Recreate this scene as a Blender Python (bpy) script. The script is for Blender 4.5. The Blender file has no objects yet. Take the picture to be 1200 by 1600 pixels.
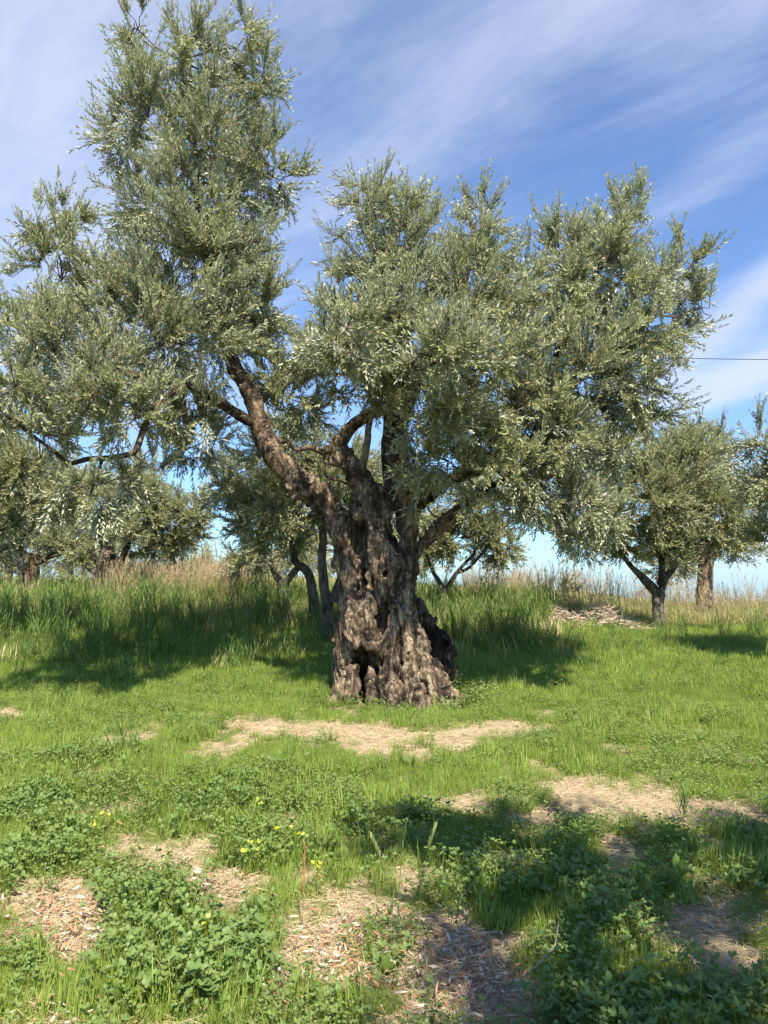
import bpy, math, random
import numpy as np
from mathutils import Vector, Matrix

rs = np.random.RandomState(7)
SC = bpy.context.scene
COL = SC.collection

# ------------------------------------------------------------------ camera
F = 1155.0; EYE = 1.55; PITCH = math.radians(4.95)
cp, sp = math.cos(PITCH), math.sin(PITCH)
cam = bpy.data.cameras.new('camera'); camo = bpy.data.objects.new('camera', cam); COL.objects.link(camo)
cam.sensor_fit = 'VERTICAL'; cam.sensor_height = 36.0; cam.lens = 36.0 * F / 1600.0
cam.clip_start = 0.05; cam.clip_end = 3000
camo.location = (0, 0, EYE); camo.rotation_euler = (math.pi / 2 + PITCH, 0, 0)
SC.camera = camo

# ------------------------------------------------------------------ light
SUN_EL = math.radians(54); SUN_AZ = math.radians(-13)
sdir = Vector((-math.sin(SUN_AZ) * math.cos(SUN_EL), -math.cos(SUN_AZ) * math.cos(SUN_EL), math.sin(SUN_EL)))
sl = bpy.data.lights.new('sun', 'SUN'); slo = bpy.data.objects.new('sun', sl); COL.objects.link(slo)
sl.energy = 5.0; sl.angle = math.radians(0.53); sl.color = (1.0, 0.925, 0.79)
slo.rotation_euler = (-sdir).to_track_quat('-Z', 'Y').to_euler(); slo.location = (-8, -20, 30)
SC.view_settings.view_transform = 'Standard'; SC.view_settings.look = 'None'
SC.view_settings.gamma = 1.0; SC.view_settings.exposure = 1.05; SC.view_settings.use_curve_mapping = False
try:
    SC.cycles.max_bounces = 6; SC.cycles.transparent_max_bounces = 8; SC.cycles.transmission_bounces = 4
    SC.cycles.diffuse_bounces = 4; SC.cycles.glossy_bounces = 2
except Exception:
    pass


class NT:
    def __init__(s, t): s.t = t; t.nodes.clear()
    def n(s, typ, **kw):
        nd = s.t.nodes.new(typ)
        for k, v in kw.items():
            if k[0] == '_': nd.inputs[k[1:].replace('_', ' ')].default_value = v
            else: setattr(nd, k, v)
        return nd
    def l(s, a, b): s.t.links.new(a, b)
    def val(s, sock, v):
        if hasattr(v, 'is_output') or hasattr(v, 'links'): s.l(v, sock)
        else: sock.default_value = v
    def math(s, op, a, b=0.0, c=None, clamp=False):
        m = s.t.nodes.new('ShaderNodeMath'); m.operation = op; m.use_clamp = clamp
        s.val(m.inputs[0], a); s.val(m.inputs[1], b)
        if c is not None: s.val(m.inputs[2], c)
        return m.outputs[0]
    def mix(s, f, a, b, blend='MIX'):
        m = s.t.nodes.new('ShaderNodeMix'); m.data_type = 'RGBA'; m.blend_type = blend
        s.val(m.inputs[0], f)
        for k, v in ((6, a), (7, b)):
            if isinstance(v, tuple): v = v if len(v) == 4 else (*v, 1)
            s.val(m.inputs[k], v)
        return m.outputs[2]
    def ramp(s, f, stops, interp='LINEAR'):
        r = s.t.nodes.new('ShaderNodeValToRGB'); r.color_ramp.interpolation = interp
        e = r.color_ramp.elements
        while len(e) < len(stops): e.new(0.5)
        for k, (p, c) in enumerate(stops):
            e[k].position = p; e[k].color = (c, c, c, 1) if isinstance(c, (int, float)) else (*c, 1)
        s.val(r.inputs[0], f); return r.outputs[0]
    def noise(s, vec, scale, detail=4, rough=0.55, dist=0.0, out='Fac'):
        q = s.t.nodes.new('ShaderNodeTexNoise'); q.inputs['Scale'].default_value = scale
        q.inputs['Detail'].default_value = detail; q.inputs['Roughness'].default_value = rough
        q.inputs['Distortion'].default_value = dist
        if vec is not None: s.l(vec, q.inputs['Vector'])
        return q.outputs[out]
    def mapping(s, vec, scale=(1, 1, 1), rot=(0, 0, 0), loc=(0, 0, 0)):
        q = s.t.nodes.new('ShaderNodeMapping'); q.inputs['Scale'].default_value = scale
        q.inputs['Rotation'].default_value = rot; q.inputs['Location'].default_value = loc
        s.l(vec, q.inputs['Vector']); return q.outputs[0]


# world: Nishita sky with thin cirrus
W = bpy.data.worlds.new('World'); SC.world = W; W.use_nodes = True
nt = NT(W.node_tree)
SKY = 0.090
sky = nt.n('ShaderNodeTexSky', sky_type='NISHITA', sun_disc=False, sun_elevation=SUN_EL, sun_rotation=math.pi + SUN_AZ)
sky.altitude = 200; sky.air_density = 1.0; sky.dust_density = 0.35; sky.ozone_density = 1.3
tc = nt.n('ShaderNodeTexCoord'); sep = nt.n('ShaderNodeSeparateXYZ'); nt.l(tc.outputs['Generated'], sep.inputs[0])
X, Y, Z = sep.outputs
zz = nt.math('ADD', nt.math('MAXIMUM', Z, 0.0), 0.22)
cmb = nt.n('ShaderNodeCombineXYZ'); nt.l(nt.math('DIVIDE', X, zz), cmb.inputs[0]); nt.l(nt.math('DIVIDE', Y, zz), cmb.inputs[1])
pl = cmb.outputs[0]
# azimuth / elevation of the look direction (for the broad cloud banks)
az = nt.math('ARCTAN2', X, Y); el = nt.math('ARCSINE', Z)
def blob(a0, e0, ra, re, tilt):      # soft elongated bank around azimuth a0, elevation e0 (degrees)
    R = math.radians
    da = nt.math('SUBTRACT', az, R(a0)); de = nt.math('SUBTRACT', el, R(e0))
    c, s_ = math.cos(R(tilt)), math.sin(R(tilt))
    u = nt.math('DIVIDE', nt.math('ADD', nt.math('MULTIPLY', da, c), nt.math('MULTIPLY', de, s_)), R(ra))
    v = nt.math('DIVIDE', nt.math('SUBTRACT', nt.math('MULTIPLY', de, c), nt.math('MULTIPLY', da, s_)), R(re))
    d2 = nt.math('ADD', nt.math('MULTIPLY', u, u), nt.math('MULTIPLY', v, v))
    return nt.math('POWER', 2.718, nt.math('MULTIPLY', d2, -1.0))
banks = None
for b, wgt in ((blob(5, 33, 22, 5.5, 24), .5), (blob(20, 40, 16, 3.5, 20), .62), (blob(-27, 28, 14, 15, 20), .95), (blob(-8, 41, 18, 6, 10), .5),
               (blob(28, 19.5, 14, 1.9, 34), 1.15), (blob(27, 14, 10, 1.5, 22), 1.1), (blob(25, 27, 9, 2.0, 22), .6), (blob(30, 36, 12, 3, 20), .5),
               (blob(30, 3, 12, 4.5, 0), .8), (blob(-20, 13, 12, 4, 0), .35), (blob(-6, 2, 16, 6, 0), -.9), (blob(55, 30, 18, 9, 25), .6), (blob(-60, 35, 20, 10, 20), .6)):
    t = nt.math('MULTIPLY', b, wgt); banks = t if banks is None else nt.math('ADD', banks, t)
plr = nt.mapping(pl, rot=(0, 0, math.radians(40)))
st = nt.mapping(plr, scale=(0.7, 2.6, 1))
n1 = nt.noise(st, 1.3, 7, 0.6, 0.6)
n2 = nt.noise(nt.mapping(plr, scale=(1.0, 1.7, 1), loc=(3, 1, 0)), 1.0, 5, 0.55, 0.3)
n3 = nt.noise(nt.mapping(plr, scale=(1.6, 5, 1), rot=(0, 0, .15), loc=(1, 7, 0)), 1.5, 5, 0.6, 0.4)
n4 = nt.noise(nt.mapping(plr, scale=(3.4, 11, 1), loc=(4, 2, 0)), 1.6, 8, .7, 1.2)
nn = nt.math('ADD', nt.math('ADD', nt.math('MULTIPLY', n1, .42), nt.math('MULTIPLY', n4, .12)), nt.math('ADD', nt.math('MULTIPLY', n2, .32), nt.math('MULTIPLY', n3, .14)))
cl = nt.math('ADD', nt.math('MULTIPLY', nt.math('SUBTRACT', nn, .47), 1.9), nt.math('MULTIPLY', banks, 0.62))
cl = nt.ramp(cl, [(0.0, 0.0), (0.9, 1.0)], 'EASE')
cl = nt.math('MULTIPLY', cl, 0.78)
cl = nt.math('MULTIPLY', cl, nt.ramp(Z, [(0.0, 0.9), (0.03, 1.0)]))
skb = nt.mix(1.0, sky.outputs[0], (0.84, 0.98, 1.20), 'MULTIPLY')
skb = nt.mix(1.0, skb, nt.ramp(Z, [(0.0, (.60, .80, 1.0)), (0.28, (1, 1, 1))]), 'MULTIPLY')
col = nt.mix(cl, skb, (4.6, 5.0, 6.2))
bg = nt.n('ShaderNodeBackground', _Strength=SKY); nt.l(col, bg.inputs['Color'])
wo = nt.n('ShaderNodeOutputWorld'); nt.l(bg.outputs[0], wo.inputs[0])

# ------------------------------------------------------------------ numpy helpers
def _h(ix, iy, iz, seed):
    h = (ix.astype(np.int64) * 374761393 + iy.astype(np.int64) * 668265263 + iz.astype(np.int64) * 2147483647 + seed * 974711) & 0xffffffff
    h = ((h ^ (h >> 13)) * 1274126177) & 0xffffffff
    h = h ^ (h >> 16)
    return (h & 0xffff).astype(np.float64) / 65535.0
def vnoise(p, seed=0):
    p = np.asarray(p, float); i = np.floor(p).astype(np.int64); f = p - i; f = f * f * (3 - 2 * f)
    out = 0
    for dx in (0, 1):
        wx = f[:, 0] if dx else 1 - f[:, 0]
        for dy in (0, 1):
            wy = f[:, 1] if dy else 1 - f[:, 1]
            for dz in (0, 1):
                wz = f[:, 2] if dz else 1 - f[:, 2]
                out = out + wx * wy * wz * _h(i[:, 0] + dx, i[:, 1] + dy, i[:, 2] + dz, seed)
    return out
def fbm(p, oct=4, seed=0):
    p = np.asarray(p, float); a = 0.5; s = 0; t = 0
    for k in range(oct):
        s = s + a * vnoise(p * 2 ** k + 17.3 * k, seed + k); t += a; a *= .5
    return s / t
def fb2(x, y, sc, oct=3, seed=0):
    x = np.atleast_1d(x); y = np.atleast_1d(y)
    return fbm(np.stack([x * sc, y * sc, np.zeros_like(x * sc)], 1), oct, seed)
def sstep(a, b, x):
    t = np.clip((x - a) / (b - a), 0, 1); return t * t * (3 - 2 * t)

def proj(x, y, z):
    z = z - EYE
    d = y * cp + z * sp; u = -y * sp + z * cp
    d = np.maximum(d, 0.05)
    return 600 + F * x / d, 800 - F * u / d
def P(px, py, Yd):
    dx = (px - 600) / F; dy = (800 - py) / F
    v = np.array([dx, cp - dy * sp, sp + dy * cp]); v = v * (Yd / v[1])
    return np.array([v[0], v[1], v[2] + EYE])

# ------------------------------------------------------------------ terrain
TY = np.array([-40, 0, 9.3, 12, 15, 18, 22, 30, 60, 150, 400, 1500.])
TL = np.array([0, 0, 0, .28, .60, .84, 1.04, 1.10, 1.00, -1, -14, -60.])
TM = np.array([0, 0, 0, .24, .60, .80, .80, .6, .1, -3, -20, -70.])
TR = np.array([0, 0, 0, .2, .44, .42, .16, -.1, -.9, -4, -22, -70.])
def H(x, y):
    x = np.atleast_1d(np.asarray(x, float)); y = np.atleast_1d(np.asarray(y, float))
    px = 600 + F * x / np.maximum(y, 6)
    a, b, c = np.interp(y, TY, TL), np.interp(y, TY, TM), np.interp(y, TY, TR)
    w1 = sstep(480, 800, px); w2 = sstep(800, 1080, px)
    z = (a * (1 - w1) + b * w1) * (1 - w2) + c * w2
    z = z + (fb2(x, y, 0.35, 3, 5) - .5) * np.clip(.10 + (y - 10) * .02, .10, .5)
    z = z + (fb2(x, y, 2.6, 3, 9) - .5) * .07
    return z
def H1(x, y): return float(H(x, y)[0])
def ground_px(px, py):
    """point of the terrain seen at photograph pixel px,py"""
    ys = np.geomspace(1.5, 70, 900); dx = (px - 600) / F; dy = (800 - py) / F
    v = np.array([dx, cp - dy * sp, sp + dy * cp]); xs = ys * v[0] / v[1]; zs = EYE + ys * v[2] / v[1]
    g = H(xs, ys); k = np.argmax(zs < g)
    return xs[k], ys[k], g[k]

BARE = [(590, 1152, 85, 24), (415, 1137, 70, 16), (480, 1142, 60, 14), (760, 1142, 90, 12), (700, 1160, 60, 12), (950, 1243, 120, 36), (900, 1222, 60, 14), (1110, 1268, 100, 22), (720, 1250, 60, 10),
        (850, 1270, 60, 18), (965, 1325, 36, 24), (262, 1338, 78, 34), (350, 1378, 84, 40), (90, 1432, 88, 46), (115, 1485, 50, 24), (560, 1415, 120, 44),
        (495, 1470, 66, 54), (1090, 1440, 110, 44), (1140, 1490, 80, 40), (700, 1500, 115, 52), (760, 1585, 130, 34), (660, 1370, 60, 20), (60, 1600, 80, 16), (630, 1600, 50, 30), (560, 1530, 60, 16), (800, 1340, 50, 16),
        (420, 1560, 44, 22), (20, 1118, 30, 8), (620, 1095, 60, 12), (700, 1085, 40, 9)]
def bare_mask(x, y):
    px, py = proj(x, y, 0 * x)
    m = np.zeros_like(px)
    n = fb2(x, y, 3.0, 4, 21)
    n2 = fb2(x, y, 11.0, 2, 31)
    for cx, cy, rx, ry in BARE:
        d = np.sqrt(((px - cx) / rx) ** 2 + ((py - cy) / ry) ** 2)
        m = np.maximum(m, sstep(1.35, .7, d + (n - .5) * 1.9 + (n2 - .5) * 1.3))
    m = m * (y > 1)
    # scattered thin spots elsewhere in the mown part
    m2 = sstep(.57, .70, n) * .75 * sstep(11, 8, y)
    return np.maximum(m, m2)

def mesh_obj(name, V, Fc, mats, parent=None, smooth=True, mat_idx=None, attrs=None):
    me = bpy.data.meshes.new(name)
    V = np.asarray(V, np.float32)
    if isinstance(Fc, np.ndarray):
        n, k = Fc.shape
        me.vertices.add(len(V)); me.vertices.foreach_set('co', V.ravel())
        me.loops.add(n * k); me.loops.foreach_set('vertex_index', Fc.astype(np.int32).ravel())
        me.polygons.add(n); me.polygons.foreach_set('loop_start', np.arange(0, n * k, k, dtype=np.int32))
        me.polygons.foreach_set('loop_total', np.full(n, k, np.int32))
        me.update(calc_edges=True)
    else:
        me.from_pydata(V.tolist(), [], Fc)
    for m in mats: me.materials.append(m)
    if mat_idx is not None: me.polygons.foreach_set('material_index', np.asarray(mat_idx, np.int32))
    me.polygons.foreach_set('use_smooth', np.full(len(me.polygons), smooth))
    for k, v in (attrs or {}).items():
        a = me.attributes.new(k, 'FLOAT', 'POINT'); a.data.foreach_set('value', np.asarray(v, np.float32))
    me.update()
    o = bpy.data.objects.new(name, me); COL.objects.link(o)
    if parent is not None: o.parent = parent
    return o
def tag(o, label=None, cat=None, group=None, kind=None):
    if label: o['label'] = label
    if cat: o['category'] = cat
    if group: o['group'] = group
    if kind: o['kind'] = kind
    return o
def empty(name, loc):
    o = bpy.data.objects.new(name, None); COL.objects.link(o); o.location = loc; o.empty_display_size = .2
    return o
def child_of(o, root):
    """parent while keeping world coordinates of the mesh"""
    o.parent = root; o.matrix_parent_inverse = Matrix.Translation(-Vector(root.location)); return o

# ------------------------------------------------------------------ materials
def new_mat(name):
    m = bpy.data.materials.new(name); m.use_nodes = True; return m, NT(m.node_tree)

def bark_mat(name, dark, mid, pale, scale=1.0, stretch=.22):
    m, t = new_mat(name)
    g = t.n('ShaderNodeNewGeometry'); pos = g.outputs['Position']
    v = t.mapping(pos, scale=(1, 1, stretch))
    a = t.noise(v, 9 * scale, 8, .68, .6); b = t.noise(pos, 2.6, 4, .6, .4); c = t.noise(v, 38 * scale, 5, .7, .3); d = t.noise(pos, 14, 4, .6)
    base = t.ramp(a, [(.36, dark), (.48, mid), (.62, pale)])
    base = t.mix(t.math('MULTIPLY', t.ramp(b, [(.48, 0.0), (.60, 1.0)]), .8), base, tuple(q * .38 for q in dark[:2]) + (dark[2] * .34,))
    base = t.mix(t.math('MULTIPLY', t.ramp(d, [(.55, 0.0), (.66, 1.0)]), .45), base, tuple(q * 1.25 for q in pale))
    base = t.mix(t.math('MULTIPLY', t.ramp(c, [(.40, 1.0), (.50, 0.0)]), .6), base, dark)
    vo = t.n('ShaderNodeTexVoronoi', feature='DISTANCE_TO_EDGE', _Scale=16.0 * scale)
    vv = t.n('ShaderNodeVectorMath', operation='ADD'); t.l(v, vv.inputs[0])
    nz = t.noise(pos, 7, 3, .6, out='Color'); sc_ = t.n('ShaderNodeVectorMath', operation='SCALE'); t.l(nz, sc_.inputs[0]); sc_.inputs['Scale'].default_value = .22
    t.l(sc_.outputs[0], vv.inputs[1]); t.l(vv.outputs[0], vo.inputs['Vector'])
    crack = t.ramp(vo.outputs['Distance'], [(0.0, 0.0), (.10, 1.0)])
    base = t.mix(t.math('MULTIPLY', t.math('SUBTRACT', 1.0, crack), .45), base, dark)
    bm = t.math('ADD', t.math('MULTIPLY', a, .9), t.math('ADD', t.math('MULTIPLY', c, .5), t.math('MULTIPLY', crack, .55)))
    bu = t.n('ShaderNodeBump', _Strength=.8, _Distance=.018); t.l(bm, bu.inputs['Height'])
    p = t.n('ShaderNodeBsdfPrincipled', _Roughness=.88); p.inputs['Specular IOR Level'].default_value = .25
    t.l(base, p.inputs['Base Color']); t.l(bu.outputs[0], p.inputs['Normal'])
    o = t.n('ShaderNodeOutputMaterial'); t.l(p.outputs[0], o.inputs[0]); return m
BARK = bark_mat('olive_bark', (.022, .015, .010), (.125, .088, .056), (.42, .325, .215))
BARK_B = bark_mat('olive_limb_bark', (.022, .015, .010), (.11, .076, .048), (.34, .26, .17), 1.0, .7)
BARK_D = bark_mat('shade_darkened_wood', (.02, .015, .011), (.07, .05, .035), (.18, .14, .10))  # dead wood, base tones darkened to carry the shade behind the trunk
BARK_S = bark_mat('young_bark', (.06, .048, .036), (.16, .13, .10), (.28, .24, .19), 1.6)
BARK_L = bark_mat('pale_bark', (.14, .10, .06), (.34, .27, .17), (.46, .38, .25), 1.6)

def leaf_mat(name, top, top2, under, trans, tw=.25, rough=.42, spec=.5, yellow=None):
    """thin leaf, darker glossy upper side and paler underside; colour varies per leaf (attribute rnd) and per shoot"""
    m, t = new_mat(name)
    at = t.n('ShaderNodeAttribute', attribute_name='rnd'); oi = t.n('ShaderNodeObjectInfo'); g = t.n('ShaderNodeNewGeometry')
    r = at.outputs['Fac']; ri = oi.outputs['Random']
    f = t.math('ADD', t.math('MULTIPLY', r, .55), t.math('MULTIPLY', ri, .45))
    c = t.mix(f, top, top2)
    if yellow:
        c = t.mix(t.math('MULTIPLY', t.math('GREATER_THAN', r, .965), .8), c, yellow)
    big = t.noise(g.outputs['Position'], .9, 3, .5)
    c = t.mix(t.ramp(big, [(.35, 0.0), (.68, .45)]), c, tuple(min(1, q * 1.5) for q in top2))
    c = t.mix(g.outputs['Backfacing'], c, under)
    p = t.n('ShaderNodeBsdfPrincipled', _Roughness=rough); p.inputs['Specular IOR Level'].default_value = spec
    t.l(c, p.inputs['Base Color'])
    tr = t.n('ShaderNodeBsdfTranslucent'); t.l(t.mix(.35, c, trans), tr.inputs['Color'])
    mx = t.n('ShaderNodeMixShader', _Fac=tw); t.l(p.outputs[0], mx.inputs[1]); t.l(tr.outputs[0], mx.inputs[2])
    o = t.n('ShaderNodeOutputMaterial'); t.l(mx.outputs[0], o.inputs[0]); return m
OLIVE = leaf_mat('olive_leaf', (.065, .078, .026), (.33, .345, .165), (.50, .52, .39), (.36, .40, .10), .20, .5, .30, (.34, .27, .08))
OLIVE_B = leaf_mat('olive_leaf_far', (.10, .115, .04), (.31, .32, .145), (.44, .45, .30), (.36, .39, .11), .24, .5, .26, (.34, .28, .10))
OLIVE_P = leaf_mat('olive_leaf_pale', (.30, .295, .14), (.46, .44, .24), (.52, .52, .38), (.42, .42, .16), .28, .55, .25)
GRASS = leaf_mat('lawn_grass', (.12, .20, .026), (.29, .39, .075), (.24, .335, .065), (.38, .56, .055), .38, .5, .25, (.40, .34, .14))
GRASS_T = leaf_mat('tall_grass', (.05, .11, .02), (.19, .28, .055), (.16, .24, .06), (.26, .42, .05), .34, .45, .28, (.40, .34, .15))
GRASS_Y = leaf_mat('meadow_grass', (.20, .26, .055), (.37, .36, .12), (.28, .30, .10), (.36, .42, .06), .36, .5, .3, (.46, .36, .18))
WEED = leaf_mat('clover_leaf', (.045, .10, .018), (.15, .24, .045), (.14, .21, .06), (.24, .38, .04), .28, .5, .25)
WEED_B = leaf_mat('broad_weed_leaf', (.07, .13, .025), (.22, .30, .06), (.17, .24, .07), (.26, .40, .05), .28, .5, .25)
YEL = leaf_mat('yellowing_leaf', (.42, .50, .03), (.62, .62, .05), (.55, .58, .10), (.6, .6, .03), .3, .5, .4)
STRAW = leaf_mat('straw', (.40, .30, .16), (.62, .50, .30), (.54, .43, .26), (.5, .4, .2), .12, .6, .3)
PLUME = leaf_mat('dry_seed_head', (.32, .22, .12), (.48, .37, .21), (.42, .32, .19), (.4, .3, .16), .2, .7, .2)
DRYLEAF = leaf_mat('dry_leaf', (.26, .075, .03), (.42, .19, .09), (.40, .21, .12), (.4, .16, .06), .1, .55, .3)
DRYPALE = leaf_mat('pale_dry_leaf', (.40, .30, .20), (.60, .50, .37), (.55, .46, .36), (.5, .4, .28), .1, .55, .4)
TWIGM = bark_mat('twig_bark', (.09, .065, .045), (.19, .145, .10), (.28, .23, .17), 3)
STEM = bark_mat('grey_dead_stem', (.22, .18, .14), (.42, .36, .29), (.55, .49, .40), 4)

# ground
GM, t = new_mat('meadow_soil')
g = t.n('ShaderNodeNewGeometry'); pos = g.outputs['Position']
at = t.n('ShaderNodeAttribute', attribute_name='bare')
a = t.noise(pos, 3.2, 8, .65, .5); b = t.noise(pos, 26, 6, .7); c = t.noise(pos, 90, 3, .6)
soil = t.ramp(b, [(.28, (.21, .155, .088)), (.5, (.38, .30, .18)), (.72, (.56, .465, .30))])
soil = t.mix(t.math('MULTIPLY', t.ramp(c, [(.4, 1.0), (.5, 0.0)]), .5), soil, (.17, .115, .07))
thatch = t.ramp(b, [(.3, (.05, .06, .018)), (.5, (.11, .125, .035)), (.7, (.22, .20, .08))])
f = t.ramp(t.math('ADD', at.outputs['Fac'], t.math('MULTIPLY', t.math('SUBTRACT', a, .5), .7)), [(.25, 0.0), (.6, 1.0)])
colr = t.mix(f, thatch, soil)
bu = t.n('ShaderNodeBump', _Strength=1.0, _Distance=.02)
t.l(t.math('ADD', b, t.math('MULTIPLY', c, .4)), bu.inputs['Height'])
p = t.n('ShaderNodeBsdfPrincipled', _Roughness=.95); p.inputs['Specular IOR Level'].default_value = .15
t.l(colr, p.inputs['Base Color']); t.l(bu.outputs[0], p.inputs['Normal'])
o = t.n('ShaderNodeOutputMaterial'); t.l(p.outputs[0], o.inputs[0])

# ------------------------------------------------------------------ ground mesh (one sheet, finer near the camera)
def axis(lo, hi, fine_lo, fine_hi, step):
    a = list(np.arange(fine_lo, fine_hi + 1e-6, step)); s = step; v = fine_hi
    while v < hi: s *= 1.13; v += s; a.append(v)
    s = step; v = fine_lo; pre = []
    while v > lo: s *= 1.13; v -= s; pre.append(v)
    return np.array(pre[::-1] + a)
gx = axis(-900, 900, -5.5, 5.5, .05); gy = axis(-60, 1400, 1.5, 11, .05)
XX, YY = np.meshgrid(gx, gy); xs, ys = XX.ravel(), YY.ravel()
bmk = bare_mask(xs, ys)
zs = H(xs, ys) + (fb2(xs, ys, 14, 2, 3) - .5) * .03 * (ys < 13) - .012 * bmk
nx, ny = len(gx), len(gy)
ii = np.arange(nx * ny).reshape(ny, nx)
Fq = np.stack([ii[:-1, :-1].ravel(), ii[:-1, 1:].ravel(), ii[1:, 1:].ravel(), ii[1:, :-1].ravel()], 1)
gr = mesh_obj('ground', np.stack([xs, ys, zs], 1), Fq, [GM], attrs={'bare': bmk})
tag(gr, kind='structure')

# ------------------------------------------------------------------ instancing (stuff only)
PROTO = {}
def proto_set(key, objs):
    c = bpy.data.collections.new(key)
    for k, o in enumerate(objs):
        o.name = '%s_%02d' % (key, k)
        for u in list(o.users_collection): u.objects.unlink(o)
        c.objects.link(o)
    ng = bpy.data.node_groups.new('scatter_' + key, 'GeometryNodeTree')
    ng.interface.new_socket('Geometry', in_out='INPUT', socket_type='NodeSocketGeometry')
    ng.interface.new_socket('Geometry', in_out='OUTPUT', socket_type='NodeSocketGeometry')
    N = ng.nodes; L = ng.links
    gi = N.new('NodeGroupInput'); go = N.new('NodeGroupOutput')
    ci = N.new('GeometryNodeCollectionInfo'); ci.inputs['Collection'].default_value = c
    ci.inputs['Separate Children'].default_value = True; ci.inputs['Reset Children'].default_value = True
    ip = N.new('GeometryNodeInstanceOnPoints'); ip.inputs['Pick Instance'].default_value = True
    L.new(gi.outputs[0], ip.inputs['Points']); L.new(ci.outputs[0], ip.inputs['Instance'])
    for nm, ty, sk in (('q', 'QUATERNION', 'Rotation'), ('s', 'FLOAT', 'Scale'), ('k', 'INT', 'Instance Index')):
        na = N.new('GeometryNodeInputNamedAttribute'); na.data_type = ty; na.inputs['Name'].default_value = nm
        L.new(na.outputs['Attribute'], ip.inputs[sk])
    L.new(ip.outputs[0], go.inputs[0])
    PROTO[key] = (ng, len(objs))

def quat(D, roll):
    """quaternion (w,x,y,z) turning +Z to D after a roll about Z"""
    D = D / np.linalg.norm(D, axis=1, keepdims=True)
    w = 1 + D[:, 2]; x = -D[:, 1]; y = D[:, 0]; bad = w < 1e-4
    w = np.where(bad, 0, w); x = np.where(bad, 1, x); y = np.where(bad, 0, y)
    n = np.sqrt(w * w + x * x + y * y); w, x, y = w / n, x / n, y / n
    c, s = np.cos(roll / 2), np.sin(roll / 2)
    return np.stack([w * c, x * c + y * s, y * c - x * s, w * s], 1)

def scatter(name, key, pts, D=None, scale=None, rsx=rs, root=None, label=None):
    n = len(pts); ng, np_ = PROTO[key]
    me = bpy.data.meshes.new(name); me.vertices.add(n); me.vertices.foreach_set('co', np.asarray(pts, np.float32).ravel())
    if D is None: D = np.tile([0, 0, 1.], (n, 1))
    q = quat(np.asarray(D, float), rsx.rand(n) * 6.283)
    a = me.attributes.new('q', 'QUATERNION', 'POINT'); a.data.foreach_set('value', q.astype(np.float32).ravel())
    a = me.attributes.new('s', 'FLOAT', 'POINT'); a.data.foreach_set('value', np.asarray(scale if scale is not None else np.ones(n), np.float32))
    a = me.attributes.new('k', 'INT', 'POINT'); a.data.foreach_set('value', rsx.randint(0, np_, n).astype(np.int32))
    o = bpy.data.objects.new(name, me); COL.objects.link(o)
    md = o.modifiers.new('scatter', 'NODES'); md.node_group = ng
    o['kind'] = 'stuff'
    if label: o['label'] = label
    if root is not None: child_of(o, root)
    return o

class MB:
    """collects leaves, blades and stems as one mesh"""
    def __init__(s): s.v = []; s.f = []; s.m = []; s.r = []
    def leaf(s, base, d, side, L, Wd, fold=.15, droop=.15, mat=0, shape='lance'):
        d = d / np.linalg.norm(d); side = side - d * np.dot(side, d); side /= (np.linalg.norm(side) + 1e-9); up = np.cross(side, d)
        prof = {'lance': [(.0, .12), (.28, .82), (.58, 1.0), (.84, .55), (1, 0)], 'oval': [(.0, .1), (.2, .75), (.5, 1.0), (.8, .8), (1, .0)],
                'blade': [(.0, .8), (.35, 1.0), (.7, .7), (1, 0)]}[shape]
        k0 = len(s.v); n = len(prof); rr = random.random()
        for t_, w in prof:
            c = base + d * L * t_ * (1 - .1 * droop * t_) + up * (-droop * L * t_ * t_)
            if w == 0: s.v.append(c); s.r.append(rr)
            else:
                s.v.append(c - side * Wd * w * .5 + up * fold * Wd * w); s.v.append(c + side * Wd * w * .5 + up * fold * Wd * w); s.r += [rr, rr]
        for i in range(n - 2): a = k0 + 2 * i; s.f.append((a, a + 1, a + 3, a + 2)); s.m.append(mat)
        a = k0 + 2 * (n - 2); s.f.append((a, a + 1, a + 2)); s.m.append(mat)
    def stem(s, pts, r0, r1, mat=0, sides=3):
        k0 = len(s.v); n = len(pts); rr = random.random()
        for i, p in enumerate(pts):
            d = pts[min(i + 1, n - 1)] - pts[max(i - 1, 0)]; d = d / (np.linalg.norm(d) + 1e-9)
            a = np.cross(d, [.3, .9, .2]); a /= np.linalg.norm(a) + 1e-9; b = np.cross(d, a); r = r0 + (r1 - r0) * i / (n - 1)
            for j in range(sides):
                th = 6.283 * j / sides; s.v.append(p + r * (a * math.cos(th) + b * math.sin(th))); s.r.append(rr)
        for i in range(n - 1):
            for j in range(sides):
                a = k0 + i * sides + j; b = k0 + i * sides + (j + 1) % sides
                s.f.append((a, b, b + sides, a + sides)); s.m.append(mat)
    def build(s, name, mats, smooth=True, parent=None):
        return mesh_obj(name, np.array(s.v), s.f, mats, smooth=smooth, mat_idx=s.m, attrs={'rnd': s.r}, parent=parent)
def rv(n=3): return rs.randn(n)
random.seed(3)

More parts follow.
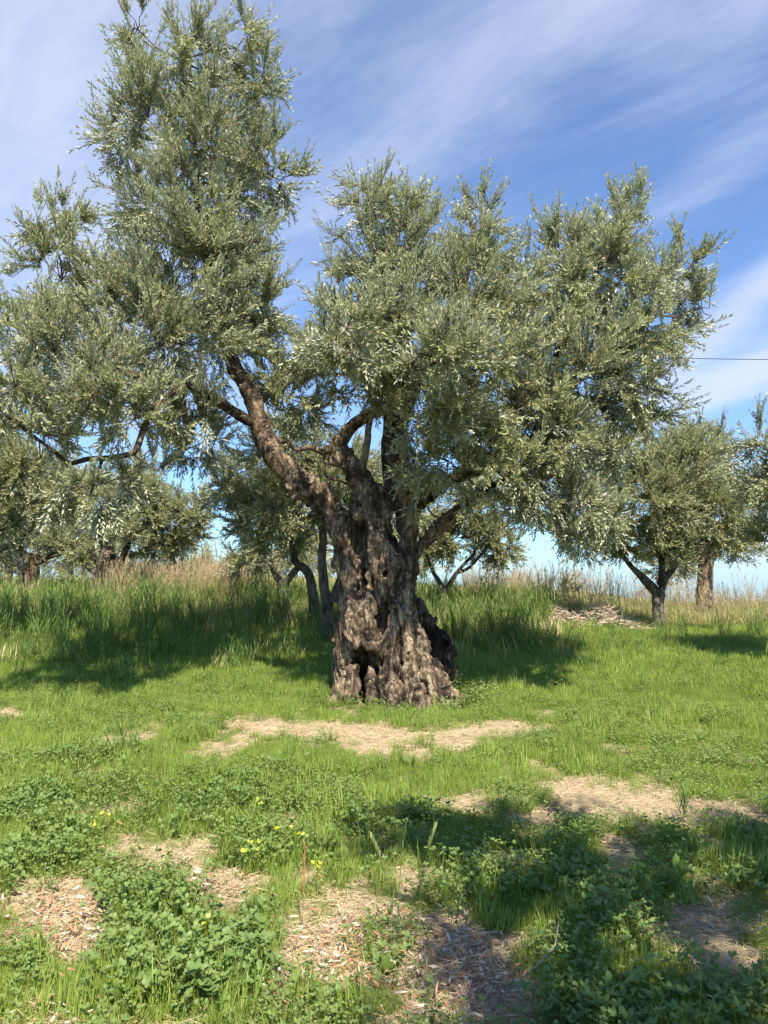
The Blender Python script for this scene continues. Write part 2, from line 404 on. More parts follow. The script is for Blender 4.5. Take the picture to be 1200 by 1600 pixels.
# olive shoots
def shoot(L, pitch, leafL, leafW, ang, mats, bare=.0):
    m = MB(); bend = rs.randn(2) * .14
    def c(t_): return np.array([bend[0] * L * t_ * t_, bend[1] * L * t_ * t_, L * t_])
    m.stem([c(x) for x in (0, .35, .7, 1)], .0024, .0011, 1)
    n = int(L / pitch); ph = rs.rand() * 6.28
    for i in range(n):
        t_ = bare + (1 - bare) * (i + .6) / n; th = ph + i * 1.57 + rs.randn() * .2
        for s_ in (0, math.pi):
            if rs.rand() < .06: continue
            a = th + s_ + rs.randn() * .2; al = ang * (1.1 - .45 * t_) + rs.randn() * .16
            d = np.array([math.sin(al) * math.cos(a), math.sin(al) * math.sin(a), math.cos(al)])
            side = np.cross(d, [0, 0, 1]) + rs.randn(3) * .25
            sz = (1 - .28 * t_) * (1 + rs.randn() * .12)
            m.leaf(c(t_), d, side, leafL * sz, leafW * sz, .1, rs.randn() * .12 + .04)
    m.leaf(c(1), np.array([bend[0], bend[1], 1.]), rs.randn(3), leafL * .7, leafW * .7)
    return m.build('shoot', mats)
proto_set('olive_shoot', [shoot(.22 + .035 * k, .028, .080, .0195, .72, [OLIVE, TWIGM]) for k in range(6)])
proto_set('olive_shoot_far', [shoot(.26 + .03 * k, .031, .082, .022, .8, [OLIVE_B, TWIGM]) for k in range(5)])
proto_set('olive_shoot_pale', [shoot(.26 + .03 * k, .030, .075, .019, 1.05, [OLIVE_P, TWIGM]) for k in range(4)])

# ------------------------------------------------------------------ branches
def catmull(pts, n):
    pts = np.asarray(pts, float); q = np.vstack([2 * pts[0] - pts[1], pts, 2 * pts[-1] - pts[-2]]); out = []
    for i in range(len(pts) - 1):
        p0, p1, p2, p3 = q[i:i + 4]
        for t_ in np.arange(n) / n:
            out.append(.5 * ((2 * p1) + (-p0 + p2) * t_ + (2 * p0 - 5 * p1 + 4 * p2 - p3) * t_ ** 2 + (-p0 + 3 * p1 - 3 * p2 + p3) * t_ ** 3))
    out.append(pts[-1]); return np.array(out)
def tube_arrays(pts4, n=6, seg=12, lump=.12, seed=0):
    """pts4: x,y,z,r rows"""
    C = catmull(pts4, n); c = C[:, :3]; r = np.maximum(C[:, 3], .0015)
    T = np.gradient(c, axis=0); T /= np.linalg.norm(T, axis=1, keepdims=True) + 1e-9
    u = np.cross(T[0], [.2, .3, .9]); u /= np.linalg.norm(u) + 1e-9; V = []
    th = np.arange(seg) / seg * 2 * np.pi
    for i in range(len(c)):
        u = u - T[i] * np.dot(u, T[i]); u /= np.linalg.norm(u) + 1e-9; w = np.cross(T[i], u)
        V.append(c[i] + r[i] * (np.cos(th)[:, None] * u + np.sin(th)[:, None] * w))
    V = np.array(V); cc = np.repeat(c[:, None], seg, 1)
    D = (V - cc)
    if lump > 0:
        flat = V.reshape(-1, 3); nz = fbm(flat * (1.1 / max(r.max(), .02)) , 3, seed) - .5
        fine = fbm(flat * np.array([34, 34, 22.]), 3, seed + 5) - .5
        V = cc + D * (1 + lump * 3.0 * nz + lump * 1.6 * fine).reshape(len(c), seg, 1)
    V = V.reshape(-1, 3); m = len(c); i = np.arange(m - 1)[:, None] * seg; j = np.arange(seg)[None]
    j2 = (j + 1) % seg
    Fq = np.stack([(i + j), (i + j2), (i + seg + j2), (i + seg + j)], -1).reshape(-1, 4)
    return V, Fq
def tube_obj(name, pts4, mat, root, n=6, seg=12, lump=.12, seed=0):
    V, Fq = tube_arrays(pts4, n, seg, lump, seed)
    k = len(V); V = np.vstack([V, V[:seg].mean(0), V[-seg:].mean(0) + (V[-seg:].mean(0) - V[-2 * seg:-seg].mean(0)) * .3])
    cap = [[(j + 1) % seg, j, k, k] for j in range(seg)]
    o = mesh_obj(name, V, np.vstack([Fq]), [mat])
    child_of(o, root); return o

def px_limb(rows, Yd=None):
    """rows of (px, py, depth, radius in photo pixels) -> x,y,z,r"""
    out = []
    for px, py, d, r in rows:
        out.append([*P(px, py, d), r * d / F])
    return np.array(out)

class Tree:
    def __init__(s, name, base, label, cat='tree', group=None):
        s.root = empty(name, base); tag(s.root, label, cat, group); s.sk = []; s.tv = []; s.tf = []; s.tn = 0; s.clear = []
    def limb(s, rows, mat=BARK_B, name='limb', seg=12, n=6, lump=.12, seed=0, world=False, label=None):
        a = rows if world else px_limb(rows)
        o = tube_obj(name, a, mat, s.root, n, seg, lump, seed)
        if label: o['label'] = label
        C = catmull(a, 6); s.sk.append(C[:, :3]); return o
    def twig(s, pts4, n=3, seg=3):
        V, Fq = tube_arrays(pts4, n, seg, 0)
        s.tv.append(V); s.tf.append(Fq + s.tn); s.tn += len(V)
    def bough(s, lobes, key, dens, rng, seed, label=None, wisp=.18, droop=0.0, gap=.36, shoot_s=1.0, ns=(9, 14), gapsc=1.1):
        """lobes: (centre, radii) ellipsoids filled with branchlets carrying leafy shoots"""
        SK = np.vstack(s.sk); PT = []; DR = []; SCL = []
        for li, (c, R) in enumerate(lobes):
            c = np.array(c, float); R = np.array(R, float); SK = np.vstack([SK] + ([prev[None]] if li else [])); prev = c
            near = SK[np.argmin(((SK - c) ** 2).sum(1) + .6 * np.maximum(SK[:, 2] - c[2], 0))]
            mid = (near + c) / 2 + rng.randn(3) * .1 + np.array([0, 0, -.05])
            dl = np.linalg.norm(c - near); rr = min(.026, .010 + .012 * dl) * (1.0 if dens > 8 else .75)
            s.twig(np.array([[*near, rr], [*mid, rr * .8], [*c, rr * .6]]), 4, 5)
            hubs = []
            for k in range(max(4, int(5 + 3 * R.mean()))):
                d = rng.randn(3); d /= np.linalg.norm(d); h = c + d * R * (.35 + .25 * rng.rand()); hubs.append(h)
                m2 = (c + h) / 2 + rng.randn(3) * .07 * R.mean()
                s.twig(np.array([[*c, rr * .55], [*m2, rr * .42], [*h, rr * .3]]), 3, 4)
            hubs = np.array(hubs)
            area = 4 * np.pi * (((R[0] * R[1]) ** 1.6 + (R[0] * R[2]) ** 1.6 + (R[1] * R[2]) ** 1.6) / 3) ** (1 / 1.6)
            nb = max(5, int(dens * area))
            for k in range(nb):
                d = rng.randn(3); d /= np.linalg.norm(d)
                wi = rng.rand() < wisp and d[2] > .1
                re = (.92 + .30 * rng.rand()) if wi else (.32 + .70 * rng.rand() ** .7)
                e = c + d * R * re
                if wi: e = e + np.array([0, 0, .12 + .16 * rng.rand()])
                g_ = fbm(e[None] * gapsc * 2.1 + 3.1, 3, seed)[0]
                if g_ < gap and not wi: continue
                h = hubs[np.argmin(((hubs - e) ** 2).sum(1) + rng.rand(len(hubs)) * .05)]
                bl = e - h; ll = np.linalg.norm(bl)
                if ll > .75: h = e - bl / ll * .75
                md = (h + e) / 2 + np.array([0, 0, (.10 if d[2] > -.2 else .02) * ll]) + rng.randn(3) * .05
                s.twig(np.array([[*h, .0065], [*md, .0045], [*e, .002]]), 2, 3)
                n_ = rng.randint(*ns)
                ts = (.18 + .82 * (np.arange(n_) + rng.rand(n_) * .7) / n_)[:, None]
                pp = (1 - ts) ** 2 * h + 2 * ts * (1 - ts) * md + ts ** 2 * e
                tg = e - h; tg = tg / (np.linalg.norm(tg) + 1e-6)
                upw = .75 if d[2] > -.1 else (.15 - droop)
                if wi: upw = 1.1
                dd = .75 * tg + rng.randn(n_, 3) * (.26 if wi else .42) + np.array([0, 0, upw]) + .35 * d
                PT.append(pp); DR.append(dd); SCL.append((.62 + .50 * rng.rand(n_)) * shoot_s * (1.0 - (.25 * ts[:, 0] if wi else 0)))
        PT = np.vstack(PT); DR = np.vstack(DR); SCL = np.concatenate(SCL)
        if len(s.clear):      # pruned zones round the limbs that stand bare
            px, py = proj(PT[:, 0], PT[:, 1], PT[:, 2] + .08); ok = np.ones(len(PT), bool)
            for (ax, ay), (bx, by), r, dmax in s.clear:
                t_ = np.clip(((px - ax) * (bx - ax) + (py - ay) * (by - ay)) / ((bx - ax) ** 2 + (by - ay) ** 2), 0, 1)
                ok &= ~((np.hypot(px - ax - t_ * (bx - ax), py - ay - t_ * (by - ay)) < r) & (PT[:, 1] < dmax))
            PT, DR, SCL = PT[ok], DR[ok], SCL[ok]
        scatter('crown', key, PT, DR, SCL, rng, s.root, label)
        return len(PT)
    def finish(s, mat=TWIGM):
        if s.tv:
            o = mesh_obj('twigs', np.vstack(s.tv), np.vstack(s.tf), [mat]); o['kind'] = 'stuff'; child_of(o, s.root)

def lobe(px, py, rx, ry, d, rd=None):
    k = d / F; return (P(px, py, d), (rx * k, rd if rd else (rx + ry) * .5 * k, ry * k))

# ------------------------------------------------------------------ the old olive tree: trunk from an implicit surface
D0 = 9.4
def seg_sdf(Pg, A, B, ra, rb):
    ab = B - A; t_ = ((Pg - A) @ ab) / (ab @ ab + 1e-9); t_ = np.clip(t_, 0, 1)
    d = Pg - (A + t_[..., None] * ab)
    return np.sqrt((d * d).sum(-1)) - (ra + (rb - ra) * t_)
class Field:
    def __init__(s, lo, hi, vox):
        s.lo = np.array(lo); s.vox = vox; s.n = np.ceil((np.array(hi) - s.lo) / vox).astype(int)
        s.g = np.full(s.n, 1.0, np.float32)
    def box(s, A, B, pad):
        a = np.maximum(((np.minimum(A, B) - pad - s.lo) / s.vox).astype(int), 0); b = np.minimum(((np.maximum(A, B) + pad - s.lo) / s.vox).astype(int) + 1, s.n)
        if (b <= a).any(): return None
        ax = [s.lo[i] + np.arange(a[i], b[i]) * s.vox for i in range(3)]
        return tuple(slice(a[i], b[i]) for i in range(3)), np.stack(np.meshgrid(*ax, indexing='ij'), -1).astype(np.float32)
    def chain(s, rows, k=.05, carve=False):
        pts = px_limb(rows)
        for i in range(len(pts) - 1):
            A, B = pts[i, :3], pts[i + 1, :3]; ra, rb = pts[i, 3], pts[i + 1, 3]
            r = s.box(A, B, max(ra, rb) + .25)
            if r is None: continue
            sl_, G = r; d = seg_sdf(G, A.astype(np.float32), B.astype(np.float32), ra, rb); g = s.g[sl_]
            if carve:
                h = np.clip(.5 - .5 * (g + d) / k, 0, 1); s.g[sl_] = g * (1 - h) + (-d) * h + k * h * (1 - h)
            else:
                h = np.clip(.5 + .5 * (g - d) / k, 0, 1); s.g[sl_] = g * (1 - h) + d * h - k * h * (1 - h)
    def mesh(s):
        import openvdb as vdb
        b = 3 * s.vox; gr_ = vdb.FloatGrid(b); gr_.copyFromArray(np.clip(s.g, -b, b).astype(np.float32))
        pts, tris, quads = gr_.convertToPolygons(isovalue=0.0, adaptivity=0.0) if hasattr(gr_, 'convertToPolygons') else (None, None, None)
        return np.array(pts, float) * s.vox + s.lo, np.array(quads)[:, ::-1]
def vnormals(V, Q):
    n = np.cross(V[Q[:, 2]] - V[Q[:, 0]], V[Q[:, 3]] - V[Q[:, 1]]); N = np.zeros_like(V)
    for k in range(4): np.add.at(N, Q[:, k], n)
    return N / (np.linalg.norm(N, axis=1, keepdims=True) + 1e-12)
def bark_displace(V, Q, amp=1.0, seed=0):
    N = vnormals(V, Q)
    # twisting fibre ridges, lumps and fine bark
    tw = V.copy(); ang = (V[:, 2]) * .35; cx, cy = .15, 9.4
    x, y = V[:, 0] - cx, V[:, 1] - cy; tw[:, 0] = x * np.cos(ang) - y * np.sin(ang); tw[:, 1] = x * np.sin(ang) + y * np.cos(ang)
    warp = fbm(V * 2.2, 2, seed + 40)[:, None] * .5
    def ridge(sc, w, o, sd):
        q = fbm(tw * np.array(sc) + warp * w, o, sd); return 1 - np.abs(q * 2 - 1) * 2.4
    r0 = ridge([6.5, 6.5, .9], 3, 2, seed); r1 = ridge([15, 15, 2.4], 5, 3, seed + 7); r2 = ridge([36, 36, 7.0], 7, 2, seed + 9)
    lump = fbm(V * 4.5, 2, seed + 20) - .5
    fine = fbm(V * np.array([60, 60, 30.]), 2, seed + 30) - .5
    d = .046 * (r0 - .62) + .026 * (r1 - .62) + .010 * (r2 - .5) + .045 * lump + .010 * fine
    pits = sstep(.64, .74, fbm(tw * np.array([9, 9, 5.0]) + warp, 2, seed + 60)); d = d - .045 * pits
    return V + N * (d * amp)[:, None]

old = Tree('olive_tree', tuple(P(620, 1085, D0) * np.array([1, 1, 0])), 'big old olive tree with a hollow gnarled trunk standing in the middle of the meadow')
P2 = [([(553, 1048, D0 - .18, 4), (551, 1070, D0 - .22, 6), (548, 1092, D0 - .26, 8)], .02), ([(582, 1046, D0 - .2, 5), (581, 1070, D0 - .28, 7), (583, 1095, D0 - .34, 9)], .02), ([(560, 806, D0 - .14, 9), (562, 806, D0 + .12, 10), (565, 796, D0 + .3, 13), (566, 788, D0 + .6, 17)], .02), ([(575, 1000, D0 - .22, 9), (590, 1012, D0 - .3, 8)], .02), ([(532, 1050, D0, 8), (530, 1085, D0 - .02, 7)], .03)]
fl = Field((-1.15, 8.35, -.25), (1.45, 10.65, 3.15), .0145)
d = D0
J = [
    # left stem, lower left body
    ([(470, 757, d - .05, 18), (500, 777, d - .05, 20), (525, 812, d - .05, 17), (538, 865, d - .05, 14), (545, 905, d - .05, 15), (552, 940, d - .03, 18), (549, 985, d, 21), (543, 1020, d, 20), (538, 1055, d, 13), (536, 1085, d, 12)], .045),
    ([(552, 950, d - .12, 13), (562, 975, d - .2, 14), (556, 1000, d - .2, 12), (548, 1010, d - .14, 9)], .03),
    ([(556, 1002, d - .14, 9), (580, 1006, d - .24, 9), (600, 1020, d - .26, 12), (604, 1050, d - .24, 9), (601, 1095, d - .28, 10)], .03),
    ([(578, 935, d - .2, 8), (573, 960, d - .27, 9), (578, 985, d - .26, 8), (594, 1008, d - .28, 9)], .02),
    # centre stem with the big knot
    ([(537, 713, d, 14), (560, 740, d, 15), (580, 772, d, 16), (590, 810, d - .02, 17), (590, 845, d - .05, 14), (588, 880, d - .05, 14), (592, 915, d, 18), (596, 960, d + .08, 22)], .035),
    ([(604, 856, d - .16, 10), (610, 880, d - .2, 15), (602, 905, d - .18, 12), (606, 935, d - .14, 11)], .03),
    # right main column
    ([(634, 740, d + .1, 17), (635, 790, d + .08, 16), (635, 840, d + .05, 16), (632, 890, d, 16), (626, 940, d - .03, 17), (625, 990, d - .05, 22), (630, 1040, d - .1, 31), (640, 1095, d - .1, 40)], .04),
    ([(640, 885, d + .05, 9), (662, 846, d + .05, 7), (700, 812, d + .05, 6)], .03),
    ([(638, 800, d + .15, 14), (662, 775, d + .3, 10), (700, 752, d + .4, 8)], .05),
    ([(634, 860, d + .22, 13), (630, 930, d + .25, 13), (634, 1000, d + .2, 16), (652, 1090, d + .1, 20)], .05),
    # fluted front ridges running into the roots
    ([(620, 910, d - .12, 7), (614, 960, d - .22, 8), (610, 1020, d - .34, 9), (604, 1096, d - .45, 10)], .02),
    ([(634, 900, d - .12, 6), (630, 960, d - .24, 7), (638, 1030, d - .36, 9), (644, 1100, d - .55, 12)], .02),
    ([(638, 930, d - .08, 6), (644, 1000, d - .22, 8), (666, 1055, d - .38, 9), (682, 1100, d - .5, 10)], .02),
    ([(648, 990, d - .05, 9), (664, 1038, d - .12, 11), (688, 1073, d - .2, 10), (716, 1096, d - .28, 8)], .025),
    ([(640, 1060, d - .3, 15), (672, 1092, d - .42, 12), (716, 1108, d - .5, 8)], .03), ([(620, 1075, d - .45, 10), (612, 1100, d - .7, 9), (600, 1125, d - .9, 6)], .03), ([(652, 1080, d - .55, 9), (668, 1110, d - .75, 8), (690, 1128, d - .9, 5)], .03), ([(540, 1070, d - .1, 9), (522, 1092, d - .25, 7), (508, 1100, d - .3, 4)], .03),
    ([(648, 1010, d + .1, 14), (678, 1050, d + .1, 10), (700, 1078, d + .05, 8)], .03),
    # back wall of the hollow
    ([(557, 800, d + .62, 8), (562, 850, d + .66, 14), (568, 920, d + .6, 20), (575, 1000, d + .5, 34), (575, 1080, d + .5, 36)], .05),
    ([(600, 850, d + .42, 18), (610, 930, d + .42, 26), (615, 1080, d + .4, 34)], .05),
    ([(540, 985, d + .2, 10), (532, 1020, d + .25, 11), (530, 1085, d + .25, 10)], .04),
    ([(592, 930, d + .1, 18), (592, 990, d + .12, 22), (602, 1085, d + .18, 14)], .04),
]
for rows, k in J: fl.chain(rows, k)
for rows, k in [
    ([(572, 1036, d - .5, 14), (573, 1044, d - .1, 21), (573, 1058, d + .2, 22), (572, 1056, d + .4, 15)], .025),      # hollow at the foot
    ([(556, 1066, d - .45, 7), (560, 1095, d - .1, 10)], .03), ([(588, 1060, d - .5, 8), (588, 1100, d - .1, 9)], .03),
    ([(564, 800, d - .5, 7), (565, 850, d - .45, 10), (568, 900, d - .42, 11), (572, 926, d - .35, 8)], .02),           # dark gap between the stems
    ([(564, 796, d - .1, 8), (565, 850, d - .1, 13), (570, 912, d - .1, 13)], .015), ([(564, 800, d + .15, 8), (565, 850, d + .2, 12), (569, 910, d + .18, 13)], .03),
    ([(596, 955, d - .6, 6), (596, 985, d - .5, 8), (590, 1002, d - .35, 5)], .02), ([(596, 960, d - .2, 7), (596, 990, d - .15, 8)], .02),            # slit
    ([(604, 900, d - .5, 6), (605, 896, d - .2, 7)], .02), ([(609, 836, d - .5, 10), (616, 842, d + .1, 13)], .02),
    ([(637, 1023, d - .8, 3.2), (637, 1021, d - .2, 3.6)], .012), ([(652, 1072, d - .9, 5), (652, 1084, d - .35, 6)], .02),
    ([(541, 935, d - .5, 3), (543, 940, d - .2, 3)], .02), ([(566, 962, d - .5, 3), (560, 985, d - .22, 4)], .02),
    ([(625, 872, d - .5, 4), (626, 885, d - .12, 4)], .02), ([(686, 1062, d - .5, 4), (690, 1082, d - .2, 5)], .02), ([(664, 1080, d - .9, 3.5), (662, 1096, d - .4, 5)], .02),
]: fl.chain(rows, k, True)
for rows, k in P2: fl.chain(rows, k)
V, Q = fl.mesh(); V = bark_displace(V, Q, 1.0, 3)
o = mesh_obj('trunk', V, Q, [BARK]); child_of(o, old.root)
# the dead outer slab leaning behind the trunk on the right
f2 = Field((.1, 9.6, -.2), (1.7, 11.2, 1.6), .015); d = D0 + .85
for rows, k in [([(650, 950, d, 12), (668, 975, d - .02, 12), (690, 1000, d - .05, 12), (708, 1022, d - .1, 8)], .04), ([(650, 965, d + .05, 14), (655, 1010, d, 15), (662, 1075, d, 14)], .05),
                ([(670, 985, d, 10), (683, 1020, d - .05, 10), (690, 1075, d - .05, 9)], .03), ([(690, 1005, d - .05, 9), (702, 1040, d - .1, 8), (708, 1075, d - .1, 8)], .03)]: f2.chain(rows, k)
for rows in [[(672, 1010, d - .4, 4), (678, 1040, d - .1, 5)], [(688, 985, d - .5, 5), (696, 1010, d - .1, 6)], [(662, 985, d - .4, 3), (664, 1020, d - .1, 5)]]: f2.chain(rows, .02, True)
V, Q = f2.mesh(); V = bark_displace(V, Q, .8, 11)
o = mesh_obj('dead_trunk_slab', V, Q, [BARK_D]); child_of(o, old.root); o['label'] = 'dead slab of the old trunk, toned dark for shade, leaning out at the right foot'

d = D0
old.limb([(500, 777, d - .05, 20), (468, 752, d - .05, 20), (432, 717, d - .05, 18), (412, 682, d, 17), (402, 650, d, 14), (396, 625, d, 15), (384, 600, d, 15), (366, 574, d, 12), (352, 530, d, 11), (335, 460, d, 10), (318, 370, d, 8), (306, 270, d, 6), (300, 170, d, 4), (296, 90, d, 2)], lump=.16, seed=2, seg=16)
old.limb([(405, 665, d, 9), (378, 651, d - .05, 9), (356, 637, d - .1, 8), (335, 622, d - .3, 7.5), (290, 600, d - .6, 7), (225, 590, d - .9, 6), (150, 565, d - 1.1, 3), (112, 520, d - 1.0, 1.6)], seed=4)
old.limb([(285, 600, d - .6, 5), (250, 630, d - .9, 5), (228, 662, d - 1.1, 5), (212, 703, d - 1.2, 5), (192, 712, d - 1.2, 4.6), (165, 716, d - 1.22, 4.5), (138, 717, d - 1.25, 4), (108, 723, d - 1.3, 3.6), (82, 703, d - 1.4, 3), (50, 680, d - 1.4, 2.4), (10, 650, d - 1.5, 1.6)], seed=5, seg=8, lump=.08)
old.limb([(160, 716, d - 1.22, 3), (150, 745, d - 1.25, 2.5), (141, 775, d - 1.2, 1.6)], seed=6, seg=6, lump=.05)
old.limb([(560, 742, d, 17), (540, 715, d, 15), (531, 694, d, 12), (541, 677, d, 11), (558, 660, d, 10), (583, 644, d, 10), (608, 637, d, 9), (625, 612, d, 8), (632, 570, d, 7), (628, 500, d, 6), (610, 430, d, 5), (596, 350, d, 3)], seed=7, lump=.16)
old.limb([(600, 640, d - .02, 9), (614, 650, d - .08, 11), (618, 660, d - .1, 8)], seed=8, name='cut_stub', lump=.2)
old.limb([(532, 702, d, 6), (516, 702, d - .02, 8), (503, 706, d - .05, 6), (485, 699, d - .05, 4), (466, 703, d - .05, 3.6), (455, 696, d - .05, 3.5), (453, 688, d - .05, 3), (440, 690, d - .05, 2.4), (430, 680, d, 1.5)], seed=9, seg=8, lump=.1)
old.limb([(507, 706, d - .05, 3), (506, 728, d - .05, 2.6), (511, 745, d - .05, 2.6), (530, 751, d, 2.2), (550, 760, d + .05, 2), (556, 775, d + .05, 1.8), (560, 797, d + .05, 1.5)], seed=10, seg=6, lump=.06)
old.limb([(563, 738, d - .05, 8), (569, 716, d - .06, 6.5), (574, 690, d - .05, 5.5), (577, 662, d + .05, 5), (586, 630, d + .2, 4), (590, 590, d + .35, 3), (584, 540, d + .4, 2)], mat=BARK_L, seed=11, seg=10, lump=.10, label='pale smooth upright limb')
old.limb([(634, 770, d + .1, 21), (626, 735, d + .1, 20), (618, 700, d + .1, 17), (622, 660, d + .1, 16), (640, 610, d + .1, 14), (668, 550, d + .1, 11), (705, 480, d, 9), (730, 420, d - .1, 7), (742, 350, d - .1, 4)], seed=12, lump=.16, seg=14)
old.limb([(616, 800, d + .2, 10), (608, 750, d + .28, 10), (604, 700, d + .35, 9), (607, 660, d + .5, 8), (600, 600, d + .8, 7), (570, 520, d + 1.2, 5), (560, 450, d + 1.4, 3)], seed=13)
old.limb([(660, 850, d + .05, 9), (690, 818, d, 7.5), (715, 795, d - .1, 6), (760, 765, d - .4, 5), (815, 735, d - .7, 5), (870, 720, d - .9, 3)], seed=14)
old.limb([(660, 776, d + .3, 10), (700, 752, d + .4, 9.5), (745, 735, d + .4, 9), (800, 712, d + .3, 9), (832, 690, d + .3, 9), (850, 640, d + .2, 10), (868, 570, d + .1, 9), (885, 515, d, 8), (915, 460, d, 6), (945, 400, d, 4)], seed=15, lump=.16)
old.limb([(870, 570, d + .1, 6), (910, 560, d - .1, 6), (960, 530, d - .3, 5), (1020, 490, d - .4, 3)], seed=16, seg=8)
old.limb([(640, 620, d + .1, 10), (660, 590, d - .5, 9), (690, 560, d - 1.1, 7), (720, 530, d - 1.6, 4)], seed=17, seg=8)
old.limb([(815, 705, d + .3, 8), (850, 730, d, 7), (890, 760, d - .3, 5), (920, 780, d - .5, 3)], seed=18, seg=8)
old.clear = [((500, 777), (432, 717), 34, 9.8), ((432, 717), (402, 650), 32, 9.8), ((402, 650), (384, 600), 30, 9.8), ((384, 600), (362, 566), 24, 9.8), ((402, 665), (345, 632), 18, 9.8), ((563, 750), (531, 697), 26, 9.8), ((531, 697), (560, 655), 22, 9.8), ((560, 655), (615, 640), 16, 9.8),
             ((500, 705), (440, 688), 12, 9.8), ((575, 670), (565, 735), 14, 9.8), ((616, 660), (622, 780), 13, 9.8), ((560, 800), (600, 900), 34, 9.8), ((640, 830), (640, 920), 26, 9.8), ((228, 668), (205, 708), 10, 8.6), ((205, 712), (110, 722), 11, 8.6)]
r1 = np.random.RandomState(11)
N = 0
S = 'olive_shoot'
N += old.bough([lobe(285, 95, 105, 80, d, .8), lobe(215, 45, 26, 48, d, .3), lobe(370, 75, 55, 50, d, .5), lobe(400, 140, 45, 60, d, .5), lobe(300, 200, 140, 95, d, 1.1), lobe(185, 225, 45, 40, d - .1, .5), lobe(420, 270, 60, 80, d, .7),
                lobe(310, 320, 160, 110, d, 1.3), lobe(300, 430, 165, 110, d - .1, 1.4), lobe(400, 470, 60, 70, d, .8), lobe(285, 540, 180, 95, d - .2, 1.5)], S, 7.7, r1, 1, 'tall leafy top of the left bough', gap=.34)
N += old.bough([lobe(95, 440, 82, 90, d - .3, .8), lobe(75, 350, 28, 42, d - .3, .3), lobe(112, 330, 26, 45, d - .3, .3), lobe(60, 520, 80, 70, d - .8, .9), lobe(165, 480, 50, 75, d - .3, .8), lobe(120, 580, 130, 75, d - 1.0, 1.2), lobe(30, 640, 80, 60, d - 1.3, 1.0),
                lobe(185, 640, 95, 55, d - 1.2, 1.0), lobe(290, 640, 60, 50, d - .7, .8), lobe(70, 680, 60, 26, d - 1.4, .6)], S, 7.7, r1, 2, 'leafy low left bough', gap=.36)
N += old.bough([lobe(150, 775, 60, 42, d - 1.2, .5), lobe(250, 730, 30, 55, d - .9, .35), lobe(280, 700, 50, 40, d, .5), lobe(320, 690, 40, 50, d + .2, .5), lobe(190, 745, 34, 30, d - 1.1, .4)], S, 7, r1, 3, 'thin sprays hanging from the left bough', droop=.7, wisp=0, gap=.4)
N += old.bough([lobe(590, 350, 78, 60, d, .8), lobe(575, 300, 28, 30, d, .3), lobe(640, 320, 40, 40, d, .4), lobe(745, 345, 45, 60, d - .1, .5), lobe(620, 430, 125, 80, d, 1.3), lobe(740, 440, 95, 85, d - .1, 1.1), lobe(560, 500, 75, 75, d + .2, 1.1),
                lobe(670, 540, 165, 95, d - .3, 1.9), lobe(560, 540, 90, 60, d - 1.4, .9), lobe(700, 560, 90, 60, d - 1.7, .9), lobe(560, 590, 85, 55, d + .2, 1.0), lobe(470, 560, 50, 55, d + .5, .8), lobe(770, 600, 110, 100, d - .4, 1.4), lobe(680, 640, 110, 70, d - .9, .9)], S, 7.7, r1, 4, 'leafy central bough', gap=.34)
N += old.bough([lobe(700, 720, 70, 60, d - .6, .6), lobe(660, 780, 34, 26, d - .55, .25), lobe(780, 740, 90, 65, d - .5, .9), lobe(645, 720, 34, 50, d - .5, .25), lobe(610, 610, 60, 36, d - .7, .5), lobe(440, 600, 50, 50, d + .3, .6), lobe(450, 640, 70, 60, d + .5, .6)], S, 8, r1, 5, 'low leafy shoots round the trunk head', droop=.3, wisp=.05, gap=.40)
N += old.bough([lobe(955, 375, 62, 52, d, .7), lobe(985, 335, 30, 32, d, .3), lobe(885, 395, 55, 50, d, .7), lobe(1050, 430, 60, 55, d - .1, .7), lobe(1095, 480, 36, 48, d - .2, .4), lobe(940, 450, 125, 80, d, 1.2), lobe(850, 470, 70, 70, d, 1.0),
                lobe(1000, 540, 90, 75, d - .1, 1.1), lobe(890, 590, 130, 95, d - .1, 1.4), lobe(1000, 630, 65, 60, d - .1, .8), lobe(830, 690, 110, 75, d - .3, 1.1)], S, 7.7, r1, 6, 'leafy right bough', gap=.345)
N += old.bough([lobe(900, 710, 95, 60, d - .4, .8), lobe(870, 780, 85, 45, d - .5, .7), lobe(960, 690, 60, 40, d - .2, .6), lobe(880, 835, 40, 28, d - .5, .35), lobe(930, 800, 60, 40, d - .4, .5)], S, 8, r1, 7, 'drooping leafy skirt of the right bough', droop=.6, wisp=.0, gap=.38)
old.finish()
print('hero shoots', N)

# ------------------------------------------------------------------ other olive trees
def simple_tree(label, trunk_rows, limbs, lobes, key, dens, seed, group='smaller olive trees behind the old one', ss=1.0, gap=.34, mat=BARK_S, seg=10, name='olive_tree', ns=(8, 12), wisp=.08):
    b = px_limb(trunk_rows[-1:])[0]
    z = H1(b[0], b[1]); b4 = px_limb(trunk_rows); b4 = np.vstack([b4, [b[0], b[1], z - .25, b4[-1, 3] * 1.25]]) if b[2] > z - .1 else b4
    T = Tree(name, (b[0], b[1], z), label, 'tree', group)
    T.limb(b4, mat, 'trunk', seg, 5, .16, seed, world=True)
    for k, l in enumerate(limbs): T.limb(l, mat, 'limb', 7, 4, .1, seed + k)
    rg = np.random.RandomState(seed)
    n = T.bough(lobes, key, dens * 1.6, rg, seed, gap=gap, shoot_s=ss, ns=ns, wisp=wisp, gapsc=.9)
    T.finish(); return n
M = 0
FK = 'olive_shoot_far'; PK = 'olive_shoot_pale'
d = 15.0
